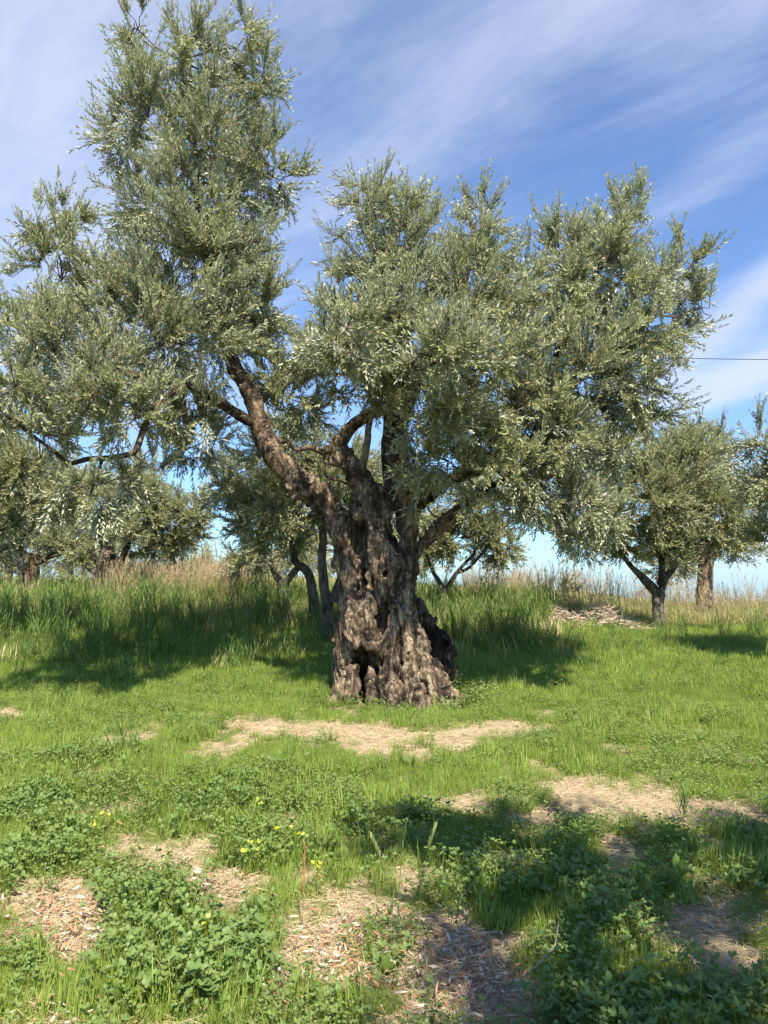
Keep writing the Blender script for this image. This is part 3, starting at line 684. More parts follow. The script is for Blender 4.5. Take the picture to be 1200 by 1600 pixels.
M += simple_tree('young olive tree with a thin forked trunk in front of the brush heap', [(1030, 925, d, 9), (1029, 950, d, 9), (1029, 978, d, 10)],
    [[(1030, 930, d, 8), (1016, 915, d, 8), (1000, 898, d, 6), (984, 882, d, 4), (960, 850, d, 3)], [(1032, 930, d, 6), (1038, 905, d, 6), (1052, 888, d, 5), (1075, 850, d, 3)], [(1032, 915, d, 5), (1034, 890, d, 5), (1032, 855, d + .1, 4), (1026, 790, d, 3)]],
    [lobe(1010, 780, 110, 80, d, 1.5), lobe(920, 800, 70, 60, d - .2, .9), lobe(1100, 800, 72, 65, d + .1, 1.0), lobe(1050, 720, 90, 45, d, 1.1), lobe(950, 720, 60, 40, d, .9), lobe(1000, 850, 90, 30, d, 1.0), lobe(1140, 840, 40, 35, d, .6), lobe(905, 855, 40, 22, d, .5)], FK, 5.5, 31, ss=1.05)
d = 21.0
M += simple_tree('olive tree with a thick dark trunk behind the young forked one', [(1100, 800, d, 11), (1103, 860, d, 12), (1102, 905, d, 12), (1101, 935, d, 13)],
    [[(1103, 870, d, 7), (1130, 840, d, 5), (1160, 790, d, 3)]],
    [lobe(1090, 720, 70, 55, d, 1.5), lobe(1130, 800, 60, 60, d, 1.4), lobe(1060, 800, 60, 70, d, 1.3), lobe(1095, 690, 32, 24, d, .6), lobe(1160, 850, 26, 26, d, .5), lobe(1050, 880, 50, 22, d, .9)], FK, 4, 32, ss=1.3, mat=BARK)
d = 11.2
M += simple_tree('olive tree cut off by the right edge of the view', [(1290, 800, d, 12), (1295, 880, d, 13), (1300, 1010, d, 15)],
    [[(1290, 870, d, 8), (1250, 800, d, 6), (1215, 750, d, 3)], [(1290, 850, d, 7), (1330, 780, d, 5)]],
    [lobe(1240, 760, 80, 75, d, 1.2), lobe(1200, 700, 34, 34, d, .4), lobe(1215, 840, 40, 45, d, .5), lobe(1330, 760, 100, 100, d, 1.5), lobe(1270, 690, 60, 40, d, .9)], FK, 5, 33, ss=1.05)
d = 16.0
M += simple_tree('small olive tree right of the old trunk with two thin stems', [(694, 915, d, 5), (693, 930, d, 6), (694, 950, d, 6)],
    [[(694, 925, d, 5), (684, 905, d, 4), (676, 892, d, 3), (665, 860, d, 2)], [(694, 928, d, 4), (706, 908, d, 4), (716, 892, d, 3), (745, 860, d, 2)], [(714, 895, d, 3), (735, 885, d, 2.4), (765, 850, d, 2)]],
    [lobe(720, 840, 75, 42, d, 1.1), lobe(780, 850, 45, 36, d, .7), lobe(670, 850, 36, 36, d, .6), lobe(750, 790, 80, 50, d, 1.1), lobe(660, 790, 50, 50, d, .8)], FK, 5, 34, ss=1.05, seg=8)
# trees left of the trunk
d = 13.2
M += simple_tree('olive tree close behind the old trunk on its left with two dark leaning stems', [(504, 850, d, 7), (503, 880, d, 7), (506, 915, d, 8), (513, 955, d, 9)],
    [[(506, 850, d, 7), (500, 800, d, 6), (480, 740, d, 4)], [(520, 940, d, 8), (532, 910, d, 8), (545, 880, d + .2, 6)]],
    [lobe(470, 780, 90, 70, d, 1.2), lobe(540, 740, 60, 60, d, 1.0), lobe(450, 700, 80, 50, d, 1.0), lobe(560, 820, 40, 50, d + .6, .8), lobe(612, 790, 44, 70, d + 1.0, .9)], FK, 6, 35, gap=.33)
d = 14.2
M += simple_tree('olive tree with a curved grey trunk left of the old trunk', [(457, 850, d, 5), (462, 878, d, 6), (480, 893, d, 7), (488, 920, d, 7.5), (491, 950, d, 8.5)],
    [[(458, 855, d, 5), (440, 810, d, 4), (420, 760, d, 3)]],
    [lobe(400, 800, 70, 60, d, 1.1), lobe(440, 840, 50, 30, d, .8), lobe(370, 750, 50, 60, d, .8)], FK, 5, 36, gap=.37)
d = 17.5
M += simple_tree('olive tree with a low forked trunk between the curved trunk and the left gap', [(440, 905, d, 7), (443, 925, d, 9), (444, 945, d, 10)],
    [[(440, 912, d, 6), (428, 893, d, 5), (420, 870, d, 3)], [(445, 915, d, 6), (460, 893, d, 5), (475, 880, d, 3)]],
    [lobe(410, 850, 50, 40, d, 1.0), lobe(460, 850, 40, 34, d, .8), lobe(380, 880, 30, 22, d, .6), lobe(430, 790, 70, 50, d, 1.1)], FK, 4.5, 37, ss=1.15, gap=.36)
d = 20.0
M += simple_tree('olive tree with a stout split trunk in the left background', [(166, 855, d, 9), (170, 880, d, 15), (176, 905, d, 16), (172, 927, d, 18)],
    [[(168, 868, d, 7), (162, 850, d, 6), (150, 820, d, 4)], [(184, 885, d, 6), (198, 855, d, 5), (204, 830, d, 4), (215, 790, d, 3)], [(200, 870, d, 3), (240, 852, d, 4), (262, 840, d, 3), (280, 820, d, 2)]],
    [lobe(220, 800, 75, 60, d, 1.6), lobe(270, 820, 55, 45, d, 1.2), lobe(225, 745, 40, 30, d, .8), lobe(135, 790, 55, 50, d, 1.2), lobe(250, 850, 40, 22, d, .8), lobe(310, 800, 26, 32, d, .6)], FK, 4.2, 38, ss=1.25, mat=BARK)
d = 23.0
M += simple_tree('thin dark two-stemmed olive sapling beside the stout split trunk', [(157, 900, d, 3), (159, 915, d, 3.5), (159, 927, d, 4)],
    [[(158, 905, d, 3), (145, 895, d, 2.5), (128, 880, d, 1.6)], [(158, 903, d, 2.5), (150, 880, d, 2), (142, 862, d, 1.5)]],
    [lobe(125, 860, 40, 26, d, .8), lobe(150, 840, 34, 26, d, .7)], FK, 4, 39, ss=1.3, seg=6)
d = 24.0
M += simple_tree('olive tree with a short broad trunk at the far left', [(52, 865, d, 10), (48, 885, d, 13), (44, 905, d, 14), (40, 920, d, 16)],
    [[(56, 880, d, 6), (75, 870, d, 5), (95, 865, d, 3)], [(44, 880, d, 6), (30, 850, d, 5), (15, 820, d, 3)]],
    [lobe(50, 820, 75, 45, d, 1.6), lobe(110, 850, 50, 32, d, 1.1), lobe(-20, 810, 60, 70, d, 1.5)], FK, 4, 40, ss=1.35, mat=BARK)
d = 12.5
M += simple_tree('olive tree leaning in from the left edge with a bare low branch', [(-95, 820, d, 16), (-100, 900, d, 18), (-105, 1000, d, 22)],
    [[(-95, 880, d, 10), (-60, 870, d, 8), (-15, 862, d, 6), (20, 850, d, 4), (50, 825, d, 3)], [(-95, 850, d, 9), (-60, 780, d, 7), (-20, 730, d, 5), (40, 700, d, 3)]],
    [lobe(40, 750, 90, 65, d, 1.2), lobe(-40, 700, 90, 80, d, 1.3), lobe(95, 780, 45, 36, d, .8), lobe(10, 825, 50, 26, d, .7), lobe(-130, 720, 90, 100, d, 1.3)], FK, 5.5, 41, gap=.35)
# far bushes and crowns closing the horizon on the left
far = [(330, 892, 46, 26, 34, 'far round olive bush in the gap between the left trees'), (385, 888, 34, 30, 38, 'far low olive bush right of the round one'), (285, 870, 44, 46, 36, 'far olive bush behind the stout split trunk'),
       (110, 860, 56, 60, 30, 'far olive crown behind the sapling'), (15, 850, 56, 70, 31, 'far olive crown at the left edge'), (560, 860, 60, 60, 30, 'far olive crown hidden half behind the old trunk'), (205, 860, 54, 60, 33, 'far olive crown right of the stout split trunk'), (460, 860, 56, 60, 34, 'far olive crown between the curved trunks'), (640, 870, 40, 40, 34, 'far olive crown just behind the old trunk on the right'),
       (60, 770, 80, 70, 30, 'tall far olive crown above the short broad trunk')]
for i, (px, py, rx, ry, d, lb) in enumerate(far):
    b = P(px, py, d); z = H1(b[0], b[1]); k = d / F
    T = Tree('olive_bush', (b[0], b[1], z), lb, 'bush', 'far olive bushes on the horizon')
    T.limb(np.array([[b[0], b[1], z - .2, .16], [b[0] + .05, b[1], z + .5, .13], [b[0], b[1], max(b[2], z + .8), .08]]), BARK_S, 'trunk', 7, 3, .1, 50 + i, world=True)
    rg = np.random.RandomState(60 + i); c = np.array([b[0], b[1], b[2]])
    T.bough([(c, (rx * k, rx * k * .9, ry * k)), (c + [rx * k * .6, 0, -.2], (rx * k * .5, rx * k * .5, ry * k * .7)), (c + [-rx * k * .5, 0, -.1], (rx * k * .5, rx * k * .5, ry * k * .8))], PK, 3.6, rg, 70 + i, gap=.30, shoot_s=1.6, ns=(6, 9))
    T.finish()
# brushwood shrub on the bank
for px, py, rx, ry, d, lb in ((880, 905, 26, 14, 18.5, 'dark little shrub on top of the grassy bank'),):
    b = P(px, py, d); z = H1(b[0], b[1]); k = d / F
    T = Tree('shrub', (b[0], b[1], z), lb, 'shrub'); T.limb(np.array([[b[0], b[1], z - .1, .03], [b[0], b[1], z + .15, .02], [b[0], b[1], z + .3, .015]]), BARK_S, 'stem', 6, 3, .1, 5, world=True)
    T.bough([((b[0], b[1], z + .35), (rx * k, rx * k * .8, .36))], FK, 8, np.random.RandomState(5), 8, gap=.2, shoot_s=.8); T.finish()
# the tree whose shade covers the right foreground: stands to the right of the photographer, outside the view
KX, KY = math.sin(SUN_AZ) / math.tan(SUN_EL), math.cos(SUN_AZ) / math.tan(SUN_EL)      # shade displacement per metre of height
tx, ty = 2.6, -1.8
T = Tree('olive_tree', (tx, ty, H1(tx, ty)), 'olive tree right of the photographer that shades the right foreground', 'tree')
T.limb(np.array([[tx, ty, -.2, .32], [tx - .05, ty, .7, .26], [tx + .05, ty + .1, 1.5, .24], [tx, ty + .2, 2.1, .2]]), BARK, 'trunk', 14, 5, .2, 77, world=True)
SH = [((.75, 3.2), 3.9, (.75, .8, .6)), ((1.0, 4.55), 4.4, (.95, .6, .6)), ((1.9, 3.9), 4.0, (.9, .9, .7)), ((2.7, 4.3), 4.3, (.9, .8, .7)), ((1.6, 2.6), 3.8, (.9, .8, .7)), ((.35, 4.5), 4.3, (.6, .4, .5)), ((.6, 2.3), 3.8, (.7, .6, .6)), ((2.6, 3.0), 4.3, (.9, .9, .8)), ((1.6, 1.4), 4.2, (1., .8, .8)), ((3.6, 4.0), 4.2, (.8, .9, .8))]
LB = [((a[0] - KX * h, a[1] - KY * h, h), r) for a, h, r in SH]
for k, q in enumerate((1, 3, 4, 8)):
    e = LB[q][0]; T.limb(np.array([[tx, ty + .2, 1.95, .13], [(tx + e[0]) / 2, (ty + e[1]) / 2 + .1, 2.9, .09], [*e, .04]]), BARK, 'limb', 8, 4, .1, 80 + k, world=True)
T.bough(LB, 'olive_shoot', 8, np.random.RandomState(9), 12, gap=.36)
T.finish()
print('bg shoots', M)

# ------------------------------------------------------------------ power cable
pa = P(1215, 563, 30.0); pb = P(1082, 558, 33.0); dv = pb - pa
pts = []
for t_ in np.linspace(-1.2, 4.2, 40):
    q = pa + dv * t_; q[2] += -.35 * (1 - ((t_ - 1.5) / 2.7) ** 2) + .28; pts.append([*q, .016])
V, Fq = tube_arrays(np.array(pts), 2, 5, 0)
tag(mesh_obj('power_cable', V, Fq, [new_mat('cable_black')[0]]), 'thin black overhead cable crossing the sky at the right', 'cable')
m = bpy.data.materials['cable_black']; tt = NT(m.node_tree); p_ = tt.n('ShaderNodeBsdfPrincipled', _Roughness=.6)
p_.inputs['Base Color'].default_value = (.03, .03, .035, 1); oo = tt.n('ShaderNodeOutputMaterial'); tt.l(p_.outputs[0], oo.inputs[0])

# ------------------------------------------------------------------ grass prototypes
def tuft(n, h, w, spread, mats, lean=.5, mat=0, dry=.0):
    m = MB()
    for i in range(n):
        a = rs.rand() * 6.28; r = spread * math.sqrt(rs.rand()); b = np.array([r * math.cos(a), r * math.sin(a), -.01])
        le = lean * rs.rand(); a2 = a + rs.randn() * .8; dd = np.array([math.cos(a2) * le, math.sin(a2) * le, 1.])
        side = np.array([-math.sin(a2), math.cos(a2), 0]) + rs.randn(3) * .3
        m.leaf(b, dd, side, h * (.45 + .6 * rs.rand()), w * (.7 + .5 * rs.rand()), .12, .15 + .55 * rs.rand(), 1 if rs.rand() < dry else 0, 'blade')
    return m.build('tuft', mats)
proto_set('lawn', [tuft(44, .062 + .010 * k, .0034, .08, [GRASS, GRASS_Y], 1.25, dry=.22) for k in range(6)])
proto_set('lush', [tuft(30, .15 + .02 * k, .0065, .06, [GRASS, GRASS_Y], .75, dry=.08) for k in range(5)])
proto_set('meadow', [tuft(52, .14 + .04 * k, .0068, .16, [GRASS, GRASS_Y], .65, dry=.35) for k in range(4)])
proto_set('meadow_dry', [tuft(46, .24 + .05 * k, .008, .18, [GRASS_Y, STRAW], .6, dry=.15) for k in range(4)])
def reed(n, h, mats, spread=.14, lw=.0125):
    m = MB()
    for i in range(n):
        a = rs.rand() * 6.28; r = spread * math.sqrt(rs.rand()); b = np.array([r * math.cos(a), r * math.sin(a), 0.])
        hh = h * (.55 + .55 * rs.rand()); le = rs.randn(2) * .16
        c = lambda t_: b + np.array([le[0] * hh * t_ * t_ + le[0] * .4 * hh * t_, le[1] * hh * t_ * t_ + le[1] * .4 * hh * t_, hh * t_])
        m.stem([c(0), c(.4), c(.8), c(1)], .004, .0015, 0)
        nl = rs.randint(7, 11); ph = rs.rand() * 6.28
        for j in range(nl):
            t_ = .12 + .86 * j / nl; a = ph + (j % 2) * 3.14 + rs.randn() * .35
            al = .55 + rs.rand() * .35; dd = np.array([math.cos(a) * math.sin(al), math.sin(a) * math.sin(al), math.cos(al)])
            m.leaf(c(t_), dd, np.array([-math.sin(a), math.cos(a), 0.]), (.17 + .12 * rs.rand()) * (1.1 - .3 * t_), lw * (.7 + .5 * rs.rand()), .15, .05 + .35 * rs.rand(), 1 if rs.rand() < .04 else 0, 'blade')
    return m.build('reed', mats)
proto_set('reed', [reed(6, .58 + .08 * k, [GRASS_T, GRASS_Y]) for k in range(5)])
def plume(n, h):
    m = MB()
    for i in range(n):
        b = np.array([rs.randn() * .14, rs.randn() * .14, 0.]); hh = h * (.7 + .5 * rs.rand()); le = rs.randn(2) * .10
        c = lambda t_: b + np.array([le[0] * hh * t_ * t_, le[1] * hh * t_ * t_, hh * t_])
        m.stem([c(0), c(.5), c(1)], .003, .0012, 0)
        for j in range(16):
            t_ = .72 + .28 * j / 16; a = rs.rand() * 6.28; al = .3 + .35 * rs.rand()
            m.leaf(c(t_), np.array([math.cos(a) * math.sin(al), math.sin(a) * math.sin(al), math.cos(al)]), rs.randn(3), .045 + .03 * rs.rand(), .007, .1, .2, 0, 'oval')
        for j in range(2):
            t_ = .2 + .4 * rs.rand(); a = rs.rand() * 6.28
            m.leaf(c(t_), np.array([math.cos(a) * .6, math.sin(a) * .6, .8]), np.array([-math.sin(a), math.cos(a), 0.]), .22, .01, .1, .4, 1, 'blade')
    return m.build('plume', [PLUME, GRASS_Y])
proto_set('plume', [plume(8, .75 + .08 * k) for k in range(4)])

# broad-leaved weeds
def clover(n, h, ll, mats, narrow=.62):
    m = MB()
    for i in range(n):
        a = rs.rand() * 6.28; r = .10 * math.sqrt(rs.rand()); b = np.array([r * .5 * math.cos(a), r * .5 * math.sin(a), -.01])
        tip = np.array([r * 1.3 * math.cos(a), r * 1.3 * math.sin(a), h * (.4 + .65 * rs.rand())])
        m.stem([b, (b + tip) / 2 + np.array([0, 0, h * .1]), tip], .0014, .0009, 1)
        dn = np.array([math.cos(a) * .5, math.sin(a) * .5, .35 + .3 * rs.rand()]) + rs.randn(3) * .15; a0 = rs.rand() * 6.28; sz = ll * (.7 + .5 * rs.rand())
        for k in range(3):
            th = a0 + (k - 1) * 1.35; dd = np.array([math.cos(th), math.sin(th), .25 + .2 * rs.randn()])
            m.leaf(tip, dd, np.cross([0, 0, 1.], dd) + rs.randn(3) * .15, sz, sz * narrow, .12, .15, 0, 'oval')
    return m.build('clover', mats)
proto_set('clover', [clover(10, .08 + .02 * k, .019 + .003 * k, [WEED, GRASS]) for k in range(5)])
proto_set('finecl', [clover(20, .10 + .02 * k, .017, [WEED_B, GRASS], .75) for k in range(4)])
def broad(n, L):
    m = MB()
    for i in range(n):
        a = i / n * 6.28 + rs.randn() * .3; al = .5 + .6 * rs.rand(); dd = np.array([math.cos(a) * math.sin(al), math.sin(a) * math.sin(al), math.cos(al)])
        b = dd * L * .7 * rs.rand(); b[2] = abs(b[2]); m.stem([np.zeros(3), b * .6, b + 1e-3], .0018, .0012, 0)
        m.leaf(b, dd, np.array([-math.sin(a), math.cos(a), .1]), L * (.6 + .5 * rs.rand()), L * .42, .12, .35, 0, 'oval')
        for s_ in (-1, 1):
            th = a + s_ * .8
            m.leaf(b + dd * .2 * L, np.array([math.cos(th), math.sin(th), .3]), np.array([-math.sin(th), math.cos(th), 0.]), L * .4, L * .26, .1, .2, 0, 'oval')
    return m.build('broad', [WEED_B])
proto_set('broad', [broad(8, .07 + .008 * k) for k in range(4)])
def litter(n, L, wd, mats, spread, shape='blade', up=.08):
    m = MB()
    for i in range(n):
        b = np.array([rs.randn() * spread, rs.randn() * spread, .004 + .012 * rs.rand()]); a = rs.rand() * 6.28
        dd = np.array([math.cos(a), math.sin(a), up * rs.randn()])
        m.leaf(b, dd, np.array([-math.sin(a), math.cos(a), .5 * rs.randn()]), L * (.4 + .9 * rs.rand()), wd * (.6 + .7 * rs.rand()), .2, rs.randn() * .08, rs.randint(len(mats)), shape)
    return m.build('litter', mats)
proto_set('straw', [litter(30, .085, .0022, [STRAW], .10) for k in range(5)])
proto_set('deadleaf', [litter(12, .040, .0085, [DRYLEAF, DRYPALE], .08, 'lance', .25) for k in range(4)])

# ------------------------------------------------------------------ scattering
def sample(n, y0, y1, margin=1.12, power=1.0):
    """random ground points inside the widened view wedge, denser near the camera with power > 1"""
    y = (y0 ** (2 - power + 1e-6) + rs.rand(n) * (y1 ** (2 - power + 1e-6) - y0 ** (2 - power + 1e-6))) ** (1 / (2 - power + 1e-6))
    hw = y * .52 * margin + .7; x = (rs.rand(n) * 2 - 1) * hw
    return x, y
def tilt(n, s): return np.stack([rs.randn(n) * s, rs.randn(n) * s, np.ones(n)], 1)
def put(name, key, x, y, scale, tl=.12, label=None, dz=0.0):
    z = H(x, y) + dz
    o = scatter(name, key, np.stack([x, y, z], 1), tilt(len(x), tl), scale, label=label)
    tag(o, label); return o
def keep(x, y, pr): k = rs.rand(len(x)) < pr; return x[k], y[k]
def trunk_free(x, y): return (((x - .15) / .85) ** 2 + ((y - 9.45) / .75) ** 2 > 1)

x, y = sample(40000, 2.0, 12.5, power=1.0)
bm_ = bare_mask(x, y)
x, y = keep(x, y, np.clip(1.05 - 1.15 * bm_, 0.02, 1) * trunk_free(x, y))
put('lawn_grass', 'lawn', x, y, (.55 + .7 * fb2(x, y, .9, 3, 50)) * (.8 + .5 * rs.rand(len(x))) * (1 + .35 * sstep(6, 10, y)) * (1 - .45 * bare_mask(x, y)) * (1 - .35 * bare_mask(x, y + .35)), label='short sunlit grass over the front of the meadow')
x, y = sample(16000, 2.0, 12.5, power=1.0)
n_ = fb2(x, y, 1.4, 3, 51); bm_ = bare_mask(x, y)
x, y = keep(x, y, sstep(.46, .60, n_) * (1 - bm_) ** 2 * (1 - .8 * bare_mask(x, y + .4)) * (.5 + .5 * sstep(3, 5, y)) * .7 * trunk_free(x, y))
put('grass_tufts', 'lush', x, y, .55 + .5 * rs.rand(len(x)), label='longer green grass tufts among the lawn')
# weeds in the front
x, y = sample(9000, 2.0, 6.6, power=1.4)
px, py = proj(x, y, 0 * x); n_ = fb2(x, y, 1.1, 3, 61); bm_ = bare_mask(x, y)
wz = np.maximum.reduce([sstep(1.3, .6, np.hypot((px - cx) / rx, (py - cy) / ry)) for cx, cy, rx, ry in
    [(90, 1260, 130, 90), (30, 1350, 90, 60), (330, 1500, 170, 90), (420, 1250, 80, 40), (480, 1310, 120, 60), (900, 1430, 190, 110), (1120, 1360, 120, 70), (860, 1320, 80, 40), (1000, 1560, 220, 60), (230, 1420, 60, 60), (620, 1290, 80, 40), (650, 1540, 60, 40), (120, 1560, 120, 60), (330, 1270, 60, 30), (1150, 1560, 100, 60)]])
pr = np.clip(wz * sstep(.36, .56, fb2(x, y, 2.6, 3, 62)) + .10 * sstep(.5, .65, n_), 0, 1) * (1 - .96 * bm_) * (1 - .85 * bare_mask(x, y + .22)) * .8
x, y = keep(x, y, pr)
q = fb2(x, y, 2.2, 2, 66) + rs.randn(len(x)) * .06 + (x < .3) * -.03
a = q > .5
put('clover_patch', 'clover', x[a], y[a], .65 + .5 * rs.rand(a.sum()), .25, 'dark green clover and alfalfa growing in the foreground')
a = a & (rs.rand(len(a)) < .8)
b = (~a) & (rs.rand(len(a)) < .6); put('herb_patch', 'finecl', x[b], y[b], .8 + .6 * rs.rand(b.sum()), .25, 'small-leaved herbs growing in the foreground')
c = (~a) & (~b) & (rs.rand(len(a)) < .6); put('weed_patch', 'broad', x[c], y[c], .6 + .6 * rs.rand(c.sum()), .25, 'broad-leaved weeds in the foreground')
# small sprigs anywhere on the lawn
x, y = sample(9000, 2.2, 12, power=1.2); x, y = keep(x, y, sstep(.38, .58, fb2(x, y, 1.7, 2, 71)) * (1 - bare_mask(x, y)) * trunk_free(x, y))
put('low_herbs', 'finecl', x, y, .5 + .5 * rs.rand(len(x)), .2, 'low herbs mixed into the lawn')
n_ = 260; a = rs.rand(n_) * 6.28; r = .95 + .35 * rs.rand(n_); x = .15 + r * np.cos(a) * .95; y = 9.4 + r * np.sin(a) * .85
k = (a < 1.0) | (a > 5.75) | (rs.rand(n_) < .12); put('foot_herbs', 'finecl', x[k], y[k], .7 + .8 * rs.rand(k.sum()), .3, 'bright herbs growing round the foot of the old trunk')
# straw and dead leaves
x, y = sample(9000, 2.0, 9.5, power=1.2); x, y = keep(x, y, np.clip(bare_mask(x, y) * .8 + .05, 0, 1))
put('straw_litter', 'straw', x, y, .6 + .6 * rs.rand(len(x)), .08, 'dry straw lying over the bare patches')
DEAD = [(240, 1440, 70, 30), (100, 1430, 60, 26), (130, 1470, 50, 20), (260, 1410, 30, 20), (560, 1460, 90, 30), (400, 1540, 70, 40), (560, 1530, 80, 30), (490, 1570, 80, 30), (50, 1590, 70, 20), (720, 1500, 80, 40), (630, 1450, 50, 26), (340, 1385, 40, 14), (700, 1570, 80, 40), (240, 1600, 80, 14), (300, 1380, 40, 12)]
def dead_w(x, y):
    px, py = proj(x, y, 0 * x)
    return np.maximum.reduce([sstep(1.2, .5, np.hypot((px - cx) / rx, (py - cy) / ry)) for cx, cy, rx, ry in DEAD])
x, y = sample(9000, 2.0, 4.6, power=1.2); x, y = keep(x, y, dead_w(x, y) * (.18 + .5 * bare_mask(x, y)) + .01)
put('leaf_litter', 'deadleaf', x, y, .7 + .6 * rs.rand(len(x)), .15, 'reddish dry olive leaves littering the foreground')

def heap_w(x, y):
    return np.clip(1.6 - np.hypot((x - HX) / 1.7, (y - HY + .35) / 1.5) * 1.2, 0, 1)
HY = 15.0; HX = (925 - 600) / F * HY
# tall grass: band left of the trunk, band right of it, scattered clumps on the right lawn
x, y = sample(26000, 9.0, 22, 1.15, 1.0)
z = H(x, y); px, py = proj(x, y, z); n_ = fb2(x, y, .8, 3, 81)
left = (px < 545) * sstep(0, 14, np.where(px < 60, 1112, np.where(px < 225, 1080, 1056)) + (n_ - .5) * 80 - py) * sstep(905, 925, py)
right = sstep(672, 700, px) * sstep(880, 835, px) * sstep(1032, 1018, py + (n_ - .5) * 40)
right2 = sstep(860, 900, px) * sstep(1100, 1075, py) * sstep(978, 995, py) * (.3 + .7 * sstep(.48, .6, n_)) * sstep(1180, 1060, px - 2 * (1060 - py))
mid = sstep(535, 550, px) * sstep(680, 660, px) * (y > 10.6)
dens = np.clip(left * (.45 + .55 * sstep(.4, .55, n_)) + right + right2 * .55 + mid, 0, 1) * .22 * (.3 + .7 * sstep(9.3, 12.5, y)) * (.35 + .65 * sstep(.42, .6, fb2(x, y, 1.8, 2, 83))) * sstep(21, 17, y)
x, y = keep(x, y, dens * trunk_free(x, y))
px, py = proj(x, y, H(x, y))
s_ = np.where(px > 870, .70, .92) * (.50 + .42 * sstep(10, 14, y)) * (.65 + .55 * rs.rand(len(x)))
put('tall_grass', 'reed', x, y, s_, .14, 'tall reedy grass growing round and behind the old tree')
# meadow understory beyond the lawn
x, y = sample(17000, 10.2, 30, 1.15, 1.0)
px, py = proj(x, y, H(x, y)); n_ = fb2(x, y, .5, 3, 91)
lawnR = sstep(850, 900, px) * sstep(974, 984, py)     # mown part round the young tree
lawnL = (px < 330) * sstep(912, 920, py) * sstep(936, 928, py)
lawnR = np.maximum(lawnR, sstep(850, 900, px) * sstep(17, 16.3, y))
x2, y2 = keep(x, y, (1 - lawnR) * (1 - .8 * lawnL) * (1 - .85 * ((px < 600) & (py > 1045))) * (.16 + .34 * sstep(12, 16, y)) * (1 - heap_w(x, y)))
px2, py2 = proj(x2, y2, H(x2, y2))
yl = sstep(.42, .6, fb2(x2, y2, .45, 3, 95)) * .6 + sstep(13, 17, y2) * .5 + .6 * sstep(680, 760, px2) * sstep(14, 16, y2)
a = rs.rand(len(x2)) < yl
put('meadow_grass', 'meadow', x2[~a], y2[~a], (.5 + .6 * rs.rand((~a).sum())), .15, 'knee-high green meadow grass behind the old tree')
put('dry_meadow_grass', 'meadow_dry', x2[a], y2[a], (.75 + .65 * rs.rand(a.sum())), .2, 'yellowing meadow grass on the slope and bank')
x, y = sample(22000, 10, 32, 1.15, 1.0); px, py = proj(x, y, H(x, y))
k_ = np.maximum(sstep(852, 900, px) * (y < 17.2), (px < 330) * sstep(912, 920, py))
x, y = keep(x, y, np.maximum(k_ * .9, .9 * (y < 16))); put('far_lawn', 'lawn', x, y, 1.2 + .6 * rs.rand(len(x)), .15, 'short grass round the further trees')
x, y = sample(5200, 30, 75, 1.2, 1.0); put('far_meadow', 'meadow_dry', x, y, 1.1 + .6 * rs.rand(len(x)), .2, 'pale grass on the far meadow')
x, y = sample(5200, 15.5, 30, 1.15, 1.0); px, py = proj(x, y, H(x, y)); n_ = fb2(x, y, .5, 3, 99)
x, y = keep(x, y, (1 - heap_w(x, y)) * (sstep(690, 760, px) * .24 + sstep(120, 180, px) * sstep(440, 380, px) * .5 * (y > 17)) * sstep(.42, .55, n_) * (1 - (px > 850) * (y < 16.2)))
put('dry_seed_grass', 'plume', x, y, .75 + .45 * rs.rand(len(x)), .15, 'reddish dry seed heads above the meadow grass')

# ------------------------------------------------------------------ heap of dry cuttings on the bank
bx, by = HX, HY
hp = MB()
for i in range(2600):
    u, v = rs.rand() * 2 - 1, rs.randn() * .35
    hx = 1.2 * u; hh = .50 * (1 - u * u) * (.75 + .35 * math.sin(u * 7)) ; yy = abs(v) * .8
    b_ = np.array([bx + hx, by + .35 + v, 0.]); b_[2] = H1(b_[0], b_[1]) + hh * rs.rand() ** .6 * max(0, 1 - yy) ; a = rs.rand() * 6.28
    hp.leaf(b_, np.array([math.cos(a), math.sin(a), .3 * rs.randn()]), rs.randn(3), .10 + .18 * rs.rand(), .012, .1, .2, 0, 'blade')
for i in range(0): pass
ho = hp.build('straw_heap', [leaf_mat('dry_cuttings', (.40, .30, .21), (.58, .47, .36), (.5, .4, .3), (.4, .3, .2), .1, .7, .2)])
tag(ho, 'low heap of dry greyish cuttings on the bank beside the young olive trunk', 'heap', kind='stuff')

# ------------------------------------------------------------------ single plants that stand out in the foreground
def at_px(px, py): return np.array(ground_px(px, py))
def single(name, label, cat, base, group=None):
    return tag(empty(name, tuple(base)), label, cat, group)
def part(m, name, mats, root):
    o = m.build(name, mats); o.parent = root; return o
# rust coloured dry stalk
b = at_px(472, 1452); rt = single('dry_stalk', 'thin rust-brown dry grass stalk standing at the lower centre', 'plant', b)
m = MB(); h = .36
m.stem([np.array([0, 0, -.02]), np.array([.004, 0, h * .5]), np.array([.008, .0, h])], .002, .0012); part(m, 'stem', [PLUME], rt)
m = MB()
for j in range(46):
    t_ = .35 + .65 * rs.rand(); a = rs.rand() * 6.28; m.leaf(np.array([.008 * t_, 0, h * t_]), np.array([math.cos(a) * .22, math.sin(a) * .22, 1.]), rs.randn(3), .04, .0035, .1, .1, 0, 'blade')
part(m, 'seed_head', [leaf_mat('rust_seed', (.30, .12, .05), (.42, .22, .10), (.4, .2, .1), (.4, .2, .08), .15, .7, .2)], rt)
